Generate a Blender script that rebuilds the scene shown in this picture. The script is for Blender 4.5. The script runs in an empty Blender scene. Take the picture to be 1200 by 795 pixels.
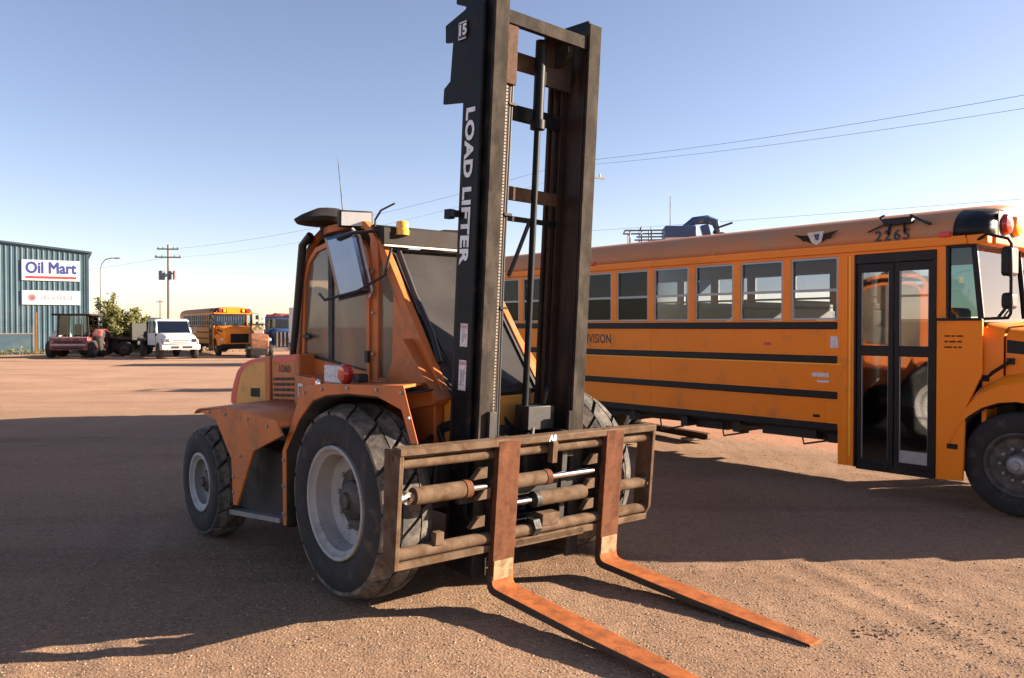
import bpy, bmesh, math, random
import numpy as np
from mathutils import Matrix, Vector, noise
random.seed(7)
R = math.radians
sc = bpy.context.scene
col = sc.collection

# ------------------------------------------------------------------ camera
F_PX, CAM_H = 940.0, 1.8
cam = bpy.data.cameras.new('camera')
cam.sensor_width = 36.0
cam.lens = F_PX / 1200 * 36
cam.clip_start, cam.clip_end = 0.05, 3000
cam_o = bpy.data.objects.new('camera', cam)
cam_o.location = (0, 0, CAM_H)
cam_o.rotation_euler = (R(90) - math.atan(14.5 / F_PX), 0, 0)
col.objects.link(cam_o)
sc.camera = cam_o

# ------------------------------------------------------------------ light
SUN_EL = 18.5
SUN_DIR = Vector((1.0, 0.155, 0)).normalized() * math.cos(R(SUN_EL)) + Vector((0, 0, math.sin(R(SUN_EL))))
w = bpy.data.worlds.new('World'); sc.world = w; w.use_nodes = True
nt = w.node_tree
sky = nt.nodes.new('ShaderNodeTexSky'); sky.sky_type = 'NISHITA'
sky.sun_disc = False
sky.sun_elevation = R(SUN_EL)
sky.sun_rotation = math.atan2(SUN_DIR.x, SUN_DIR.y)
sky.altitude = 300; sky.air_density = 0.80; sky.dust_density = 0.60; sky.ozone_density = 0.8
bg = nt.nodes['Background']; bg.inputs['Strength'].default_value = 0.05
tint = nt.nodes.new('ShaderNodeMix'); tint.data_type = 'RGBA'; tint.blend_type = 'MULTIPLY'; tint.inputs[0].default_value = 1.0
tint.inputs[7].default_value = (1.22, 1.05, 1.06, 1)
nt.links.new(sky.outputs[0], tint.inputs[6]); nt.links.new(tint.outputs[2], bg.inputs['Color'])
sun = bpy.data.lights.new('sun', 'SUN'); sun.energy = 5.0; sun.angle = R(0.5); sun.color = (1.0, 0.85, 0.67)
sun_o = bpy.data.objects.new('sun', sun); sun_o.location = (20, 2, 12)
sun_o.rotation_euler = SUN_DIR.to_track_quat('Z', 'Y').to_euler()
col.objects.link(sun_o)
sc.view_settings.view_transform = 'Standard'
sc.view_settings.look = 'None'
sc.view_settings.exposure = 2.05
sc.view_settings.gamma = 1.0

# ------------------------------------------------------------------ materials
def mat(name, c, rough=0.5, metal=0.0, var=0.12, vscale=5.0, dirt=None, damt=0.3, dscale=3.0, bump=0.0, bscale=60.0, coat=0.0, spec=0.5, stretch=None):
    m = bpy.data.materials.new(name); m.use_nodes = True
    n, l = m.node_tree.nodes, m.node_tree.links
    b = n['Principled BSDF']
    b.inputs['Metallic'].default_value = metal
    b.inputs['Specular IOR Level'].default_value = spec
    b.inputs['Coat Weight'].default_value = coat
    tc = n.new('ShaderNodeTexCoord')
    src = tc.outputs['Object']
    if stretch:
        mp = n.new('ShaderNodeMapping'); mp.inputs['Scale'].default_value = stretch
        l.new(src, mp.inputs['Vector']); src = mp.outputs[0]
    def noise_(scale, det=6, rg=.6):
        t = n.new('ShaderNodeTexNoise'); t.inputs['Scale'].default_value = scale
        t.inputs['Detail'].default_value = det; t.inputs['Roughness'].default_value = rg
        l.new(src, t.inputs['Vector']); return t.outputs['Fac']
    def ramp(fac, a, b_, c0=(0, 0, 0, 1), c1=(1, 1, 1, 1)):
        r_ = n.new('ShaderNodeValToRGB'); r_.color_ramp.elements[0].position = a; r_.color_ramp.elements[1].position = b_
        r_.color_ramp.elements[0].color = c0; r_.color_ramp.elements[1].color = c1
        l.new(fac, r_.inputs[0]); return r_.outputs[0]
    lo = tuple(x * (1 - var) for x in c) + (1,); hi = tuple(min(1, x * (1 + var)) for x in c) + (1,)
    colr = ramp(noise_(vscale), .3, .7, lo, hi)
    rv = None
    if dirt:
        f = ramp(noise_(dscale, 9, .7), .62 - damt * .5, .70 - damt * .25 + .05)
        mx = n.new('ShaderNodeMix'); mx.data_type = 'RGBA'
        l.new(f, mx.inputs[0]); l.new(colr, mx.inputs[6]); mx.inputs[7].default_value = tuple(dirt) + (1,)
        colr = mx.outputs[2]
        ma = n.new('ShaderNodeMapRange'); ma.inputs['To Min'].default_value = rough; ma.inputs['To Max'].default_value = min(1, rough + .35)
        l.new(f, ma.inputs['Value']); l.new(ma.outputs[0], b.inputs['Roughness'])
    else:
        ma = n.new('ShaderNodeMapRange'); ma.inputs['To Min'].default_value = max(0.02, rough - .08); ma.inputs['To Max'].default_value = min(1, rough + .1)
        l.new(noise_(vscale * 2.3), ma.inputs['Value']); l.new(ma.outputs[0], b.inputs['Roughness'])
    l.new(colr, b.inputs['Base Color'])
    if bump:
        bp = n.new('ShaderNodeBump'); bp.inputs['Strength'].default_value = bump; bp.inputs['Distance'].default_value = .01
        l.new(noise_(bscale, 4), bp.inputs['Height']); l.new(bp.outputs[0], b.inputs['Normal'])
    return m

def glass(name, tint=(.8, .85, .86), refl=.9, dust=0.0, dustcol=(.4, .38, .35), dscale=2.0, ior=1.55):
    m = bpy.data.materials.new(name); m.use_nodes = True
    n, l = m.node_tree.nodes, m.node_tree.links
    n.remove(n['Principled BSDF']); out = n['Material Output']
    tr = n.new('ShaderNodeBsdfTransparent'); tr.inputs[0].default_value = tuple(tint) + (1,)
    gl = n.new('ShaderNodeBsdfGlossy'); gl.inputs['Roughness'].default_value = .03
    gl.inputs[0].default_value = (refl, refl, refl, 1)
    fr = n.new('ShaderNodeFresnel'); fr.inputs[0].default_value = ior
    m1 = n.new('ShaderNodeMixShader'); l.new(fr.outputs[0], m1.inputs[0]); l.new(tr.outputs[0], m1.inputs[1]); l.new(gl.outputs[0], m1.inputs[2])
    res = m1.outputs[0]
    if dust:
        df = n.new('ShaderNodeBsdfDiffuse'); df.inputs[0].default_value = tuple(dustcol) + (1,)
        tl = n.new('ShaderNodeBsdfTranslucent'); tl.inputs[0].default_value = tuple(dustcol) + (1,)
        ms = n.new('ShaderNodeMixShader'); ms.inputs[0].default_value = .35
        l.new(df.outputs[0], ms.inputs[1]); l.new(tl.outputs[0], ms.inputs[2])
        tc = n.new('ShaderNodeTexCoord'); tx = n.new('ShaderNodeTexNoise'); tx.inputs['Scale'].default_value = dscale; tx.inputs['Detail'].default_value = 8
        l.new(tc.outputs['Object'], tx.inputs['Vector'])
        mr = n.new('ShaderNodeMapRange'); mr.inputs['From Min'].default_value = .25; mr.inputs['From Max'].default_value = .75
        mr.inputs['To Min'].default_value = dust - .22; mr.inputs['To Max'].default_value = min(1, dust + .15)
        l.new(tx.outputs['Fac'], mr.inputs['Value'])
        m2 = n.new('ShaderNodeMixShader'); l.new(mr.outputs[0], m2.inputs[0]); l.new(res, m2.inputs[1]); l.new(ms.outputs[0], m2.inputs[2])
        res = m2.outputs[0]
    l.new(res, out.inputs['Surface'])
    return m

DUST = (.30, .22, .15)
M = {}
M['fork_orange'] = mat('forklift orange paint', (.52, .137, .030), .46, 0, .10, 3, (.30, .14, .07), .24, 4, .05, 90, .03, .28)
M['tape'] = mat('yellow reflective tape', (.95, .42, .02), .4, 0, .08, 6)
M['faded_orange'] = mat('faded loader orange', (.24, .085, .04), .6, 0, .2, 3, DUST, .25, 4)
M['hood_yellow'] = mat('faded hood paint', (.64, .265, .030), .42, 0, .12, 2.5, (.40, .24, .10), .2, 3)
M['bus_orange'] = mat('school bus paint', (.90, .240, .014), .40, 0, .06, 1.2, (.60, .20, .05), .14, 2.2, .10, 3.5, .05, .22)
M['bus_roof'] = mat('dusty sky-greyed bus roof paint', (.52, .205, .085), .60, 0, .07, 1.0, (.40, .24, .14), .22, 1.6, .03, 4, 0, .3)  # greyer than the sides: dust, plus the sky's reflection put into the colour
M['bus_black'] = mat('bus black trim', (.0075, .0072, .0078), .5, 0, .2, 6, (.04, .032, .026), .15, 5, 0, 60, 0, .3)
M['black_steel'] = mat('black painted mast steel', (.0100, .0108, .0125), .5, 0, .25, 6, (.045, .032, .023), .18, 6, .05, 120, 0, .14)
M['mast_face'] = mat('worn mast rail steel', (.034, .028, .024), .8, 0, .35, 14, (.075, .062, .050), .30, 9, .1, 150, 0, .05, stretch=(1, 1, .45))
M['mast_inner'] = mat('greasy brown rail steel', (.034, .022, .017), .6, 0, .3, 8, (.075, .045, .03), .28, 7, .1, 100, 0, .2, stretch=(1, 1, .25))
M['rust_bar'] = mat('dusty rusted carriage steel', (.122, .080, .053), .8, 0, .25, 9, (.07, .04, .022), .36, 8, .18, 120, 0, .06)
M['fork_steel'] = mat('fork shank steel', (.122, .050, .028), .8, 0, .25, 10, (.065, .03, .018), .30, 9, .15, 120, 0, .05)
M['fork_rust'] = mat('bright rust fork blade', (.31, .098, .034), .8, 0, .25, 7, (.17, .058, .026), .35, 11, .15, 140, 0, .05)
M['fork_edge'] = mat('dark fork edge', (.05, .035, .028), .6, .2, .3, 8)
M['lit_bare_steel'] = mat('sunlit rubbed bare steel', (.30, .20, .11), .6, .1, .3, 20, (.12, .06, .03), .3, 14, spec=.2)  # rubbed steel with the yellow of sunlight put into its colour
M['chrome'] = mat('chrome rod', (.85, .85, .86), .10, 1, .03, 4)
M['mirror_shell'] = mat('polished mirror shell', (.24, .28, .37), .20, 1.0, .05, 4)
M['steel'] = mat('grey steel', (.30, .30, .30), .45, .5, .2, 10, DUST, .2, 6)
M['dark_part'] = mat('dark greasy machinery', (.012, .011, .0105), .6, 0, .35, 9, (.04, .028, .02), .25, 7, .1, 60)
M['hose'] = mat('hydraulic hose rubber', (.016, .015, .015), .5, 0, .2, 20)
M['hose_red'] = mat('rusty chain steel', (.070, .034, .02), .7, 0, .35, 40, spec=.1)
M['chain_light'] = mat('greased chain links', (.20, .17, .145), .6, .1, .3, 50, spec=.2)
M['tyre'] = mat('dusty tyre rubber', (.021, .019, .0185), .85, 0, .25, 7, (.085, .068, .054), .20, 5, .2, 60)
M['tread'] = mat('worn tread rubber', (.034, .032, .031), .85, 0, .3, 9, (.20, .16, .125), .36, 7, .25, 70)
M['rim_grey'] = mat('grey wheel rim', (.33, .315, .30), .55, 0, .12, 8, (.17, .135, .11), .20, 5, .08, 60)
M['rim_dark'] = mat('dirty dark rim', (.05, .045, .042), .6, .1, .3, 8, (.16, .12, .09), .3, 9)
M['grey_roof'] = mat('weathered cab roof', (.034, .028, .026), .7, 0, .25, 6, (.06, .047, .038), .25, 4, spec=.12)
M['red'] = mat('red decal', (.62, .030, .045), .4, 0, .1, 5)
M['red_lens'] = mat('red lens', (.50, .025, .015), .15, 0, .1, 9, coat=.5)
M['amber'] = mat('amber lens', (.90, .42, .03), .18, 0, .08, 9, coat=.5)
M['white'] = mat('white paint', (.62, .61, .60), .4, 0, .05, 4, (.5, .45, .4), .12, 4)
M['white_print'] = mat('white lettering', (.74, .75, .76), .5, 0, .06, 9, (.25, .25, .26), .18, 22)
M['sticker'] = mat('pale warning sticker', (.66, .63, .62), .5, 0, .05, 30, (.35, .28, .28), .28, 40)
M['black_print'] = mat('black lettering', (.02, .02, .02), .5, 0, .1, 9)
M['interior'] = mat('bus interior panel', (.30, .33, .33), .6, 0, .08, 3)
M['seat'] = mat('dark bus seat vinyl', (.008, .010, .011), .6, 0, .2, 6)
M['alu'] = mat('aluminium window frame', (.34, .34, .335), .45, .3, .08, 12)
M['bus_glass'] = glass('bus window glass', (.92, .93, .94), .22)
M['tint_glass'] = glass('tinted upper sash glass', (.60, .63, .68), .38)
M['corner_glass'] = glass('tinted corner glass', (.30, .40, .40), .8)
M['door_glass'] = glass('bus door glass', (.55, .57, .58), .95, ior=2.3)
M['clear_glass'] = glass('windshield glass', (.82, .88, .87))
M['dust_glass'] = glass('dusty cab screen', (.45, .43, .41), .8, .62, (.115, .105, .100), 2.2)
M['side_glass'] = glass('dusty cab side glass', (.52, .48, .43), .9, .45, (.44, .35, .27), 1.6)
M['wood'] = mat('weathered pole wood', (.20, .17, .14), .85, 0, .2, 6, None, bump=.2, bscale=30)
M['blue_metal'] = mat('blue corrugated cladding', (.052, .098, .125), .5, 0, .10, .5, (.085, .13, .15), .22, .6)
M['blue_trim'] = mat('blue trim', (.04, .07, .09), .45, 0, .1, 2)
M['sign_blue'] = mat('sign blue', (.03, .05, .22), .5, 0, .06, 3)
M['sign_red'] = mat('sign red', (.62, .05, .05), .5, 0, .1, 3)
M['sign_pink'] = mat('faded sign pink', (.52, .24, .25), .5, 0, .1, 3)
M['maroon'] = mat('maroon machine paint', (.16, .022, .026), .45, 0, .2, 3, DUST, .2, 3)
M['blue_lift'] = mat('blue lift paint', (.026, .065, .15), .4, 0, .15, 4, DUST, .12, 4)
M['grey_lift'] = mat('lift rail grey', (.12, .13, .14), .5, .2, .15, 6)
M['bus_roof_lamp_black'] = M['bus_black']
M['wire'] = mat('power cable', (.06, .06, .065), .6, 0, .1, 3)

# ------------------------------------------------------------------ mesh builder
class MB:
    def __init__(s): s.v = []; s.f = []
    def add(s, vs, fs):
        o = len(s.v); s.v += [tuple(map(float, p)) for p in vs]; s.f += [tuple(i + o for i in q) for q in fs]; return s
    def box(s, x0, x1, y0, y1, z0, z1):
        return s.add([(x0, y0, z0), (x1, y0, z0), (x1, y1, z0), (x0, y1, z0), (x0, y0, z1), (x1, y0, z1), (x1, y1, z1), (x0, y1, z1)],
                     [(0, 3, 2, 1), (4, 5, 6, 7), (0, 1, 5, 4), (1, 2, 6, 5), (2, 3, 7, 6), (3, 0, 4, 7)])
    def prism(s, poly, axis, a, b):
        n = len(poly)
        if axis == 'y': fn = lambda p, t: (p[0], t, p[1])
        elif axis == 'x': fn = lambda p, t: (t, p[0], p[1])
        else: fn = lambda p, t: (p[0], p[1], t)
        vs = [fn(p, a) for p in poly] + [fn(p, b) for p in poly]
        fs = [tuple(range(n)), tuple(range(2 * n - 1, n - 1, -1))] + [(i, (i + 1) % n, n + (i + 1) % n, n + i) for i in range(n)]
        return s.add(vs, fs)
    def bar(s, p0, p1, w, h, up=(0, 0, 1)):
        p0, p1 = Vector(p0), Vector(p1); d = (p1 - p0).normalized(); up = Vector(up)
        a = d.cross(up)
        if a.length < 1e-5: a = d.cross(Vector((1, 0, 0)))
        a.normalize(); b = a.cross(d).normalized(); a *= w / 2; b *= h / 2
        vs = [p + i * a + j * b for p in (p0, p1) for i, j in ((-1, -1), (1, -1), (1, 1), (-1, 1))]
        return s.add(vs, [(0, 3, 2, 1), (4, 5, 6, 7), (0, 1, 5, 4), (1, 2, 6, 5), (2, 3, 7, 6), (3, 0, 4, 7)])
    def tube(s, pts, r, n=10, caps=True):
        pts = [Vector(p) for p in pts]; m = len(pts); rs = r if isinstance(r, (list, tuple)) else [r] * m
        vs = []; prev = None
        for i, p in enumerate(pts):
            d = (pts[min(i + 1, m - 1)] - pts[max(i - 1, 0)]).normalized()
            if prev is None:
                a = d.orthogonal().normalized()
            else:
                a = (prev - d * prev.dot(d)).normalized()
            prev = a; b = d.cross(a)
            for k in range(n):
                t = 2 * math.pi * k / n; vs.append(p + (a * math.cos(t) + b * math.sin(t)) * rs[i])
        fs = [(i * n + k, i * n + (k + 1) % n, (i + 1) * n + (k + 1) % n, (i + 1) * n + k) for i in range(m - 1) for k in range(n)]
        if caps: fs += [tuple(range(n - 1, -1, -1)), tuple(range((m - 1) * n, m * n))]
        return s.add(vs, fs)
    def lathe(s, prof, n, c=(0, 0, 0), axis='y', caps=True):
        vs = []
        for r, t in prof:
            for k in range(n):
                a = 2 * math.pi * k / n; u, v = r * math.cos(a), r * math.sin(a)
                if axis == 'y': q = (u, t, v)
                elif axis == 'x': q = (t, u, v)
                else: q = (u, v, t)
                vs.append((q[0] + c[0], q[1] + c[1], q[2] + c[2]))
        m = len(prof)
        fs = [(i * n + k, i * n + (k + 1) % n, (i + 1) * n + (k + 1) % n, (i + 1) * n + k) for i in range(m - 1) for k in range(n)]
        if caps and prof[0][0] > 1e-4: fs.append(tuple(range(n)))
        if caps and prof[-1][0] > 1e-4: fs.append(tuple(range((m - 1) * n, m * n)))
        return s.add(vs, fs)
    def loft(s, rings, closed=False):
        n = len(rings[0]); vs = [p for r in rings for p in r]; m = len(rings)
        kk = n if closed else n - 1
        fs = [(i * n + k, i * n + (k + 1) % n, (i + 1) * n + (k + 1) % n, (i + 1) * n + k) for i in range(m - 1) for k in range(kk)]
        return s.add(vs, fs)
    def mesh(s, name, m, smooth=35, weld=True, scale=None):
        me = bpy.data.meshes.new(name); me.from_pydata(s.v, [], s.f)
        bm = bmesh.new(); bm.from_mesh(me)
        if weld: bmesh.ops.remove_doubles(bm, verts=bm.verts, dist=1e-5)
        bmesh.ops.recalc_face_normals(bm, faces=bm.faces)
        bm.to_mesh(me); bm.free()
        if scale: me.transform(Matrix.Scale(scale, 4))
        me.materials.append(m if not isinstance(m, str) else M[m])
        if smooth:
            me.polygons.foreach_set('use_smooth', [True] * len(me.polygons)); me.set_sharp_from_angle(angle=R(smooth))
        return me
    def build(s, name, m, parent=None, mtx=None, bevel=0.0, smooth=35, scale=None, solid=0.0, weld=True):
        return put(name, s.mesh(name, m, smooth, weld, scale), parent, mtx, bevel, solid)

def put(name, me, parent=None, mtx=None, bevel=0.0, solid=0.0):
    o = bpy.data.objects.new(name, me); col.objects.link(o)
    if parent: o.parent = parent
    if mtx is not None: o.matrix_local = mtx
    if solid:
        md = o.modifiers.new('thickness', 'SOLIDIFY'); md.thickness = solid; md.offset = -1
    if bevel:
        md = o.modifiers.new('bevel', 'BEVEL'); md.width = bevel; md.segments = 2; md.limit_method = 'ANGLE'; md.angle_limit = R(40)
        md.harden_normals = False
    return o

def tag(o, label=None, cat=None, group=None, kind=None):
    if label: o['label'] = label
    if cat: o['category'] = cat
    if group: o['group'] = group
    if kind: o['kind'] = kind
    return o
def empty(name, loc, rz, label, cat, group=None):
    o = bpy.data.objects.new(name, None); col.objects.link(o); o.empty_display_size = .3
    o.location = loc; o.rotation_euler = (0, 0, rz)
    return tag(o, label, cat, group)
def copy_tree(o, parent=None, skip=()):
    c = o.copy(); col.objects.link(c)
    if parent: c.parent = parent; c.matrix_local = o.matrix_local.copy()
    for ch in list(o.children):
        if ch.name.split('.')[0] not in skip: copy_tree(ch, c, skip)
    return c
def frame(origin, X, Y):
    X, Y = Vector(X).normalized(), Vector(Y).normalized(); Z = X.cross(Y)
    m = Matrix((X, Y, Z)).transposed().to_4x4(); m.translation = Vector(origin); return m
def text_mesh(name, body, size, m, extrude=.0015, offset=0.0, align='CENTER', shear=0.0, sx=1.0, spacing=1.0, bold=0.0):
    cu = bpy.data.curves.new(name, 'FONT'); cu.body = body; cu.size = size; cu.extrude = extrude; cu.offset = offset
    cu.align_x = align; cu.align_y = 'CENTER'; cu.shear = shear; cu.space_character = spacing; cu.resolution_u = 3
    t = bpy.data.objects.new(name, cu); col.objects.link(t)
    bpy.context.view_layer.update()
    me = bpy.data.meshes.new_from_object(t.evaluated_get(bpy.context.evaluated_depsgraph_get()))
    bpy.data.objects.remove(t); bpy.data.curves.remove(cu)
    me.name = name
    if bold:
        bm = bmesh.new()
        for i, (dx, dy) in enumerate(((0, 0), (-1, 0), (1, 0), (0, 1), (0, -1), (.7, .7), (-.7, -.7), (.7, -.7), (-.7, .7))):
            c = me.copy(); c.transform(Matrix.Translation((dx * bold, dy * bold, i * .0004))); bm.from_mesh(c); bpy.data.meshes.remove(c)
        bm.to_mesh(me); bm.free()
    if sx != 1: me.transform(Matrix.Diagonal((sx, 1, 1, 1)))
    me.materials.clear(); me.materials.append(M[m]); return me
SIDE = lambda x, y, z: frame((x, y, z), (1, 0, 0), (0, 0, 1))      # a face that looks towards -y

def px(u, D): return (u - 600) / F_PX * D                          # metres right of the view axis at distance D
def pz(v, D): return CAM_H - (v - 383) / F_PX * D                  # height of a picture row at distance D
def heading(ang): return R(ang - 90)                               # vehicle heading: nose turned ang degrees right of straight at the viewer

# ------------------------------------------------------------------ ground
def axis_coords(lo, hi, step, far_lo, far_hi, g=1.16):
    a = list(np.arange(lo, hi + 1e-6, step)); s = step; x = hi
    while x < far_hi: s *= g; x += s; a.append(x)
    s = step; x = lo
    while x > far_lo: s *= g; x -= s; a.insert(0, x)
    return np.array(a)
gx = axis_coords(-7, 6.5, .045, -1500, 1500); gy = axis_coords(2.6, 10, .045, -60, 2200)
GX, GY = np.meshgrid(gx, gy)
def ground_h(x, y):
    d = math.hypot(x, y)
    if d > 60: return 0.0
    k = max(0.0, 1 - d / 60)
    h = .016 * noise.noise((x * .55, y * .55, 0)) + .008 * noise.noise((x * 2.1, y * 2.1, 3)) + .006 * noise.noise((x * 6, y * 6, 7))
    if d < 14: h += .005 * noise.noise((x * 15, y * 15, 11))
    ax, ay, bx, by = 2.35, 6.35, 2.95, 4.3
    L = math.hypot(bx - ax, by - ay); ux, uy = (bx - ax) / L, (by - ay) / L
    t = (x - ax) * ux + (y - ay) * uy; dd = (x - ax) * uy - (y - ay) * ux
    for off in (0.0, .34):
        q = (dd - off) / .11
        if abs(q) < 3 and -.6 < t < L + 3: h -= .008 * math.exp(-q * q) * (.55 + .45 * math.sin(t * 48 + (q > 0) * 1.5)) * min(1, max(0, (t + .6) / .8)); h += .004 * math.exp(-(abs(q) - 1.4) ** 2 * 3)
    ax, ay, bx, by = -5.2, 10.5, -1.9, 3.4
    L = math.hypot(bx - ax, by - ay); ux, uy = (bx - ax) / L, (by - ay) / L
    t = (x - ax) * ux + (y - ay) * uy; dd = (x - ax) * uy - (y - ay) * ux + .25 * math.sin(t * .5)
    for off in (0.0, 1.6):
        q = (dd - off) / .16
        if abs(q) < 3: h -= .010 * math.exp(-q * q) * (.7 + .3 * math.sin(t * 40)); h += .005 * math.exp(-(abs(q) - 1.4) ** 2 * 3)
    return h * k - .015
hz = np.array([ground_h(x, y) for x, y in zip(GX.ravel(), GY.ravel())])
nx, ny = len(gx), len(gy)
V = np.stack([GX.ravel(), GY.ravel(), hz], 1)
idx = np.arange(nx * ny).reshape(ny, nx)
Fq = np.stack([idx[:-1, :-1], idx[:-1, 1:], idx[1:, 1:], idx[1:, :-1]], -1).reshape(-1, 4)
me = bpy.data.meshes.new('ground'); me.from_pydata(V.tolist(), [], Fq.tolist())
me.polygons.foreach_set('use_smooth', [True] * len(me.polygons))
gm = bpy.data.materials.new('gravel yard'); gm.use_nodes = True
n, l = gm.node_tree.nodes, gm.node_tree.links; b = n['Principled BSDF']
b.inputs['Specular IOR Level'].default_value = .12; b.inputs['Roughness'].default_value = .93
tc = n.new('ShaderNodeTexCoord'); P = tc.outputs['Object']
def gnoise(scale, det, rg=.6, mapping=None):
    t = n.new('ShaderNodeTexNoise'); t.inputs['Scale'].default_value = scale; t.inputs['Detail'].default_value = det; t.inputs['Roughness'].default_value = rg
    if mapping:
        mp = n.new('ShaderNodeMapping'); mp.inputs['Scale'].default_value = mapping[0]; mp.inputs['Rotation'].default_value = (0, 0, mapping[1])
        l.new(P, mp.inputs['Vector']); l.new(mp.outputs[0], t.inputs['Vector'])
    else: l.new(P, t.inputs['Vector'])
    return t.outputs['Fac']
def gramp(fac, a, b_, c0, c1):
    r_ = n.new('ShaderNodeValToRGB'); r_.color_ramp.elements[0].position = a; r_.color_ramp.elements[1].position = b_
    r_.color_ramp.elements[0].color = tuple(c0) + (1,); r_.color_ramp.elements[1].color = tuple(c1) + (1,); l.new(fac, r_.inputs[0]); return r_.outputs[0]
def gmix(kind, fac, a, b_):
    mx = n.new('ShaderNodeMix'); mx.data_type = 'RGBA'; mx.blend_type = kind
    if isinstance(fac, float): mx.inputs[0].default_value = fac
    else: l.new(fac, mx.inputs[0])
    l.new(a, mx.inputs[6]); l.new(b_, mx.inputs[7]); return mx.outputs[2]
base = gramp(gnoise(.35, 8, .65), .30, .70, (.222, .136, .086), (.300, .188, .122))
stone = n.new('ShaderNodeTexVoronoi'); stone.inputs['Scale'].default_value = 55; l.new(P, stone.inputs['Vector'])
sv = n.new('ShaderNodeSeparateColor'); l.new(stone.outputs['Color'], sv.inputs[0])
stc = gramp(sv.outputs[0], .0, 1.0, (.55, .54, .54), (1.42, 1.40, 1.38))
c1 = gmix('MULTIPLY', .5, base, stc)
fine = gramp(gnoise(170, 4, .7), .3, .72, (.62, .6, .58), (1.3, 1.3, 1.3))
c2 = gmix('MULTIPLY', .45, c1, fine)
trk = gramp(gnoise(1.0, 6, .7, ((.10, .9, 1), R(-38))), .50, .72, (1, 1, 1), (.66, .62, .60))
c3 = gmix('MULTIPLY', .8, c2, trk)
# the far part of the yard is packed paler; soft uneven edge
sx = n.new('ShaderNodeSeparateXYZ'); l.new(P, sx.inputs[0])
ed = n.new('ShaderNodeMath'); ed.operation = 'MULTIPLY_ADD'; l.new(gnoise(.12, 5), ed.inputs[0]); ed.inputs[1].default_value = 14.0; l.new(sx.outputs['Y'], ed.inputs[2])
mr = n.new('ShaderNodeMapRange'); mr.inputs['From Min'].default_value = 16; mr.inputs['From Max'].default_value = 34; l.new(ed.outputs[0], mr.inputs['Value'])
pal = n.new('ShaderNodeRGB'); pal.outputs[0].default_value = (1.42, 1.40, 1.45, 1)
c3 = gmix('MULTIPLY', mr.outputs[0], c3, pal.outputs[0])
blot = gramp(gnoise(.8, 7, .75), .60, .74, (1, 1, 1), (.70, .67, .66))
c3 = gmix('MULTIPLY', .6, c3, blot)
l.new(c3, b.inputs['Base Color'])
bp = n.new('ShaderNodeBump'); bp.inputs['Strength'].default_value = .42; bp.inputs['Distance'].default_value = .012
hs = n.new('ShaderNodeMath'); hs.operation = 'ADD'; l.new(gnoise(60, 5, .7), hs.inputs[0])
inv = n.new('ShaderNodeMath'); inv.operation = 'MULTIPLY'; inv.inputs[1].default_value = -.8; l.new(stone.outputs['Distance'], inv.inputs[0]); l.new(inv.outputs[0], hs.inputs[1])
l.new(hs.outputs[0], bp.inputs['Height']); l.new(bp.outputs[0], b.inputs['Normal'])
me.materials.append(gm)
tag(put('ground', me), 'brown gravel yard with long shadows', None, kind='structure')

# pebbles and clods lying loose on the yard
peb_m = bpy.data.materials.new('loose pebbles'); peb_m.use_nodes = True
n, l = peb_m.node_tree.nodes, peb_m.node_tree.links; b = n['Principled BSDF']; b.inputs['Roughness'].default_value = .9; b.inputs['Specular IOR Level'].default_value = .15
ge = n.new('ShaderNodeNewGeometry'); rp = n.new('ShaderNodeValToRGB'); l.new(ge.outputs['Random Per Island'], rp.inputs[0])
rp.color_ramp.elements[0].color = (.17, .125, .09, 1); rp.color_ramp.elements[1].color = (.36, .27, .20, 1)
e = rp.color_ramp.elements.new(.5); e.color = (.32, .225, .155, 1)
l.new(rp.outputs[0], b.inputs['Base Color'])
rng = np.random.default_rng(3)
def scatter(name, pos, size, m, seed, flat=.6):
    r2 = np.random.default_rng(seed); N = len(pos)
    octa = np.array([(1, 0, 0), (0, 1, 0), (-1, 0, 0), (0, -1, 0), (0, 0, 1), (0, 0, -1)], float)
    fo = np.array([(0, 1, 4), (1, 2, 4), (2, 3, 4), (3, 0, 4), (1, 0, 5), (2, 1, 5), (3, 2, 5), (0, 3, 5)])
    a = r2.uniform(0, 6.28, N); s = size[:, None, None] * (1 + .45 * r2.uniform(-1, 1, (N, 6, 1)))
    v = octa[None] * s; v[:, :, 0] *= r2.uniform(.8, 1.35, (N, 1)); v[:, :, 2] *= flat
    v[:, :4, 2] += (r2.uniform(-.3, .3, (N, 4)) * size[:, None])
    ca, sa = np.cos(a)[:, None], np.sin(a)[:, None]
    vx = v[:, :, 0] * ca - v[:, :, 1] * sa; vy = v[:, :, 0] * sa + v[:, :, 1] * ca
    v = np.stack([vx + pos[:, 0:1], vy + pos[:, 1:2], v[:, :, 2] + pos[:, 2:3]], -1)
    f = (fo[None] + (np.arange(N) * 6)[:, None, None]).reshape(-1, 3)
    me = bpy.data.meshes.new(name); me.from_pydata(v.reshape(-1, 3).tolist(), [], f.tolist()); me.materials.append(m)
    return put(name, me)
N = 46000
yy = 3.4 / (1 - rng.uniform(0, 1, N) * (1 - 3.4 / 13)); xx = rng.uniform(-.75, .75, N) * yy
sz = .0022 + .0045 * rng.uniform(0, 1, N) ** 3 * (1 + yy / 8)
pp = np.array([(x, y, ground_h(x, y)) for x, y in zip(xx, yy)])
tag(scatter('gravel', pp, sz, peb_m, 5), 'loose gravel pebbles over the yard', None, kind='stuff')
clod_m = mat('dark dirt clods', (.17, .105, .07), .95, 0, .3, 20)
cl = []
def gpt(u, v): d = CAM_H * F_PX / (v - 383); return ((u - 600) / F_PX * d, d)
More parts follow.
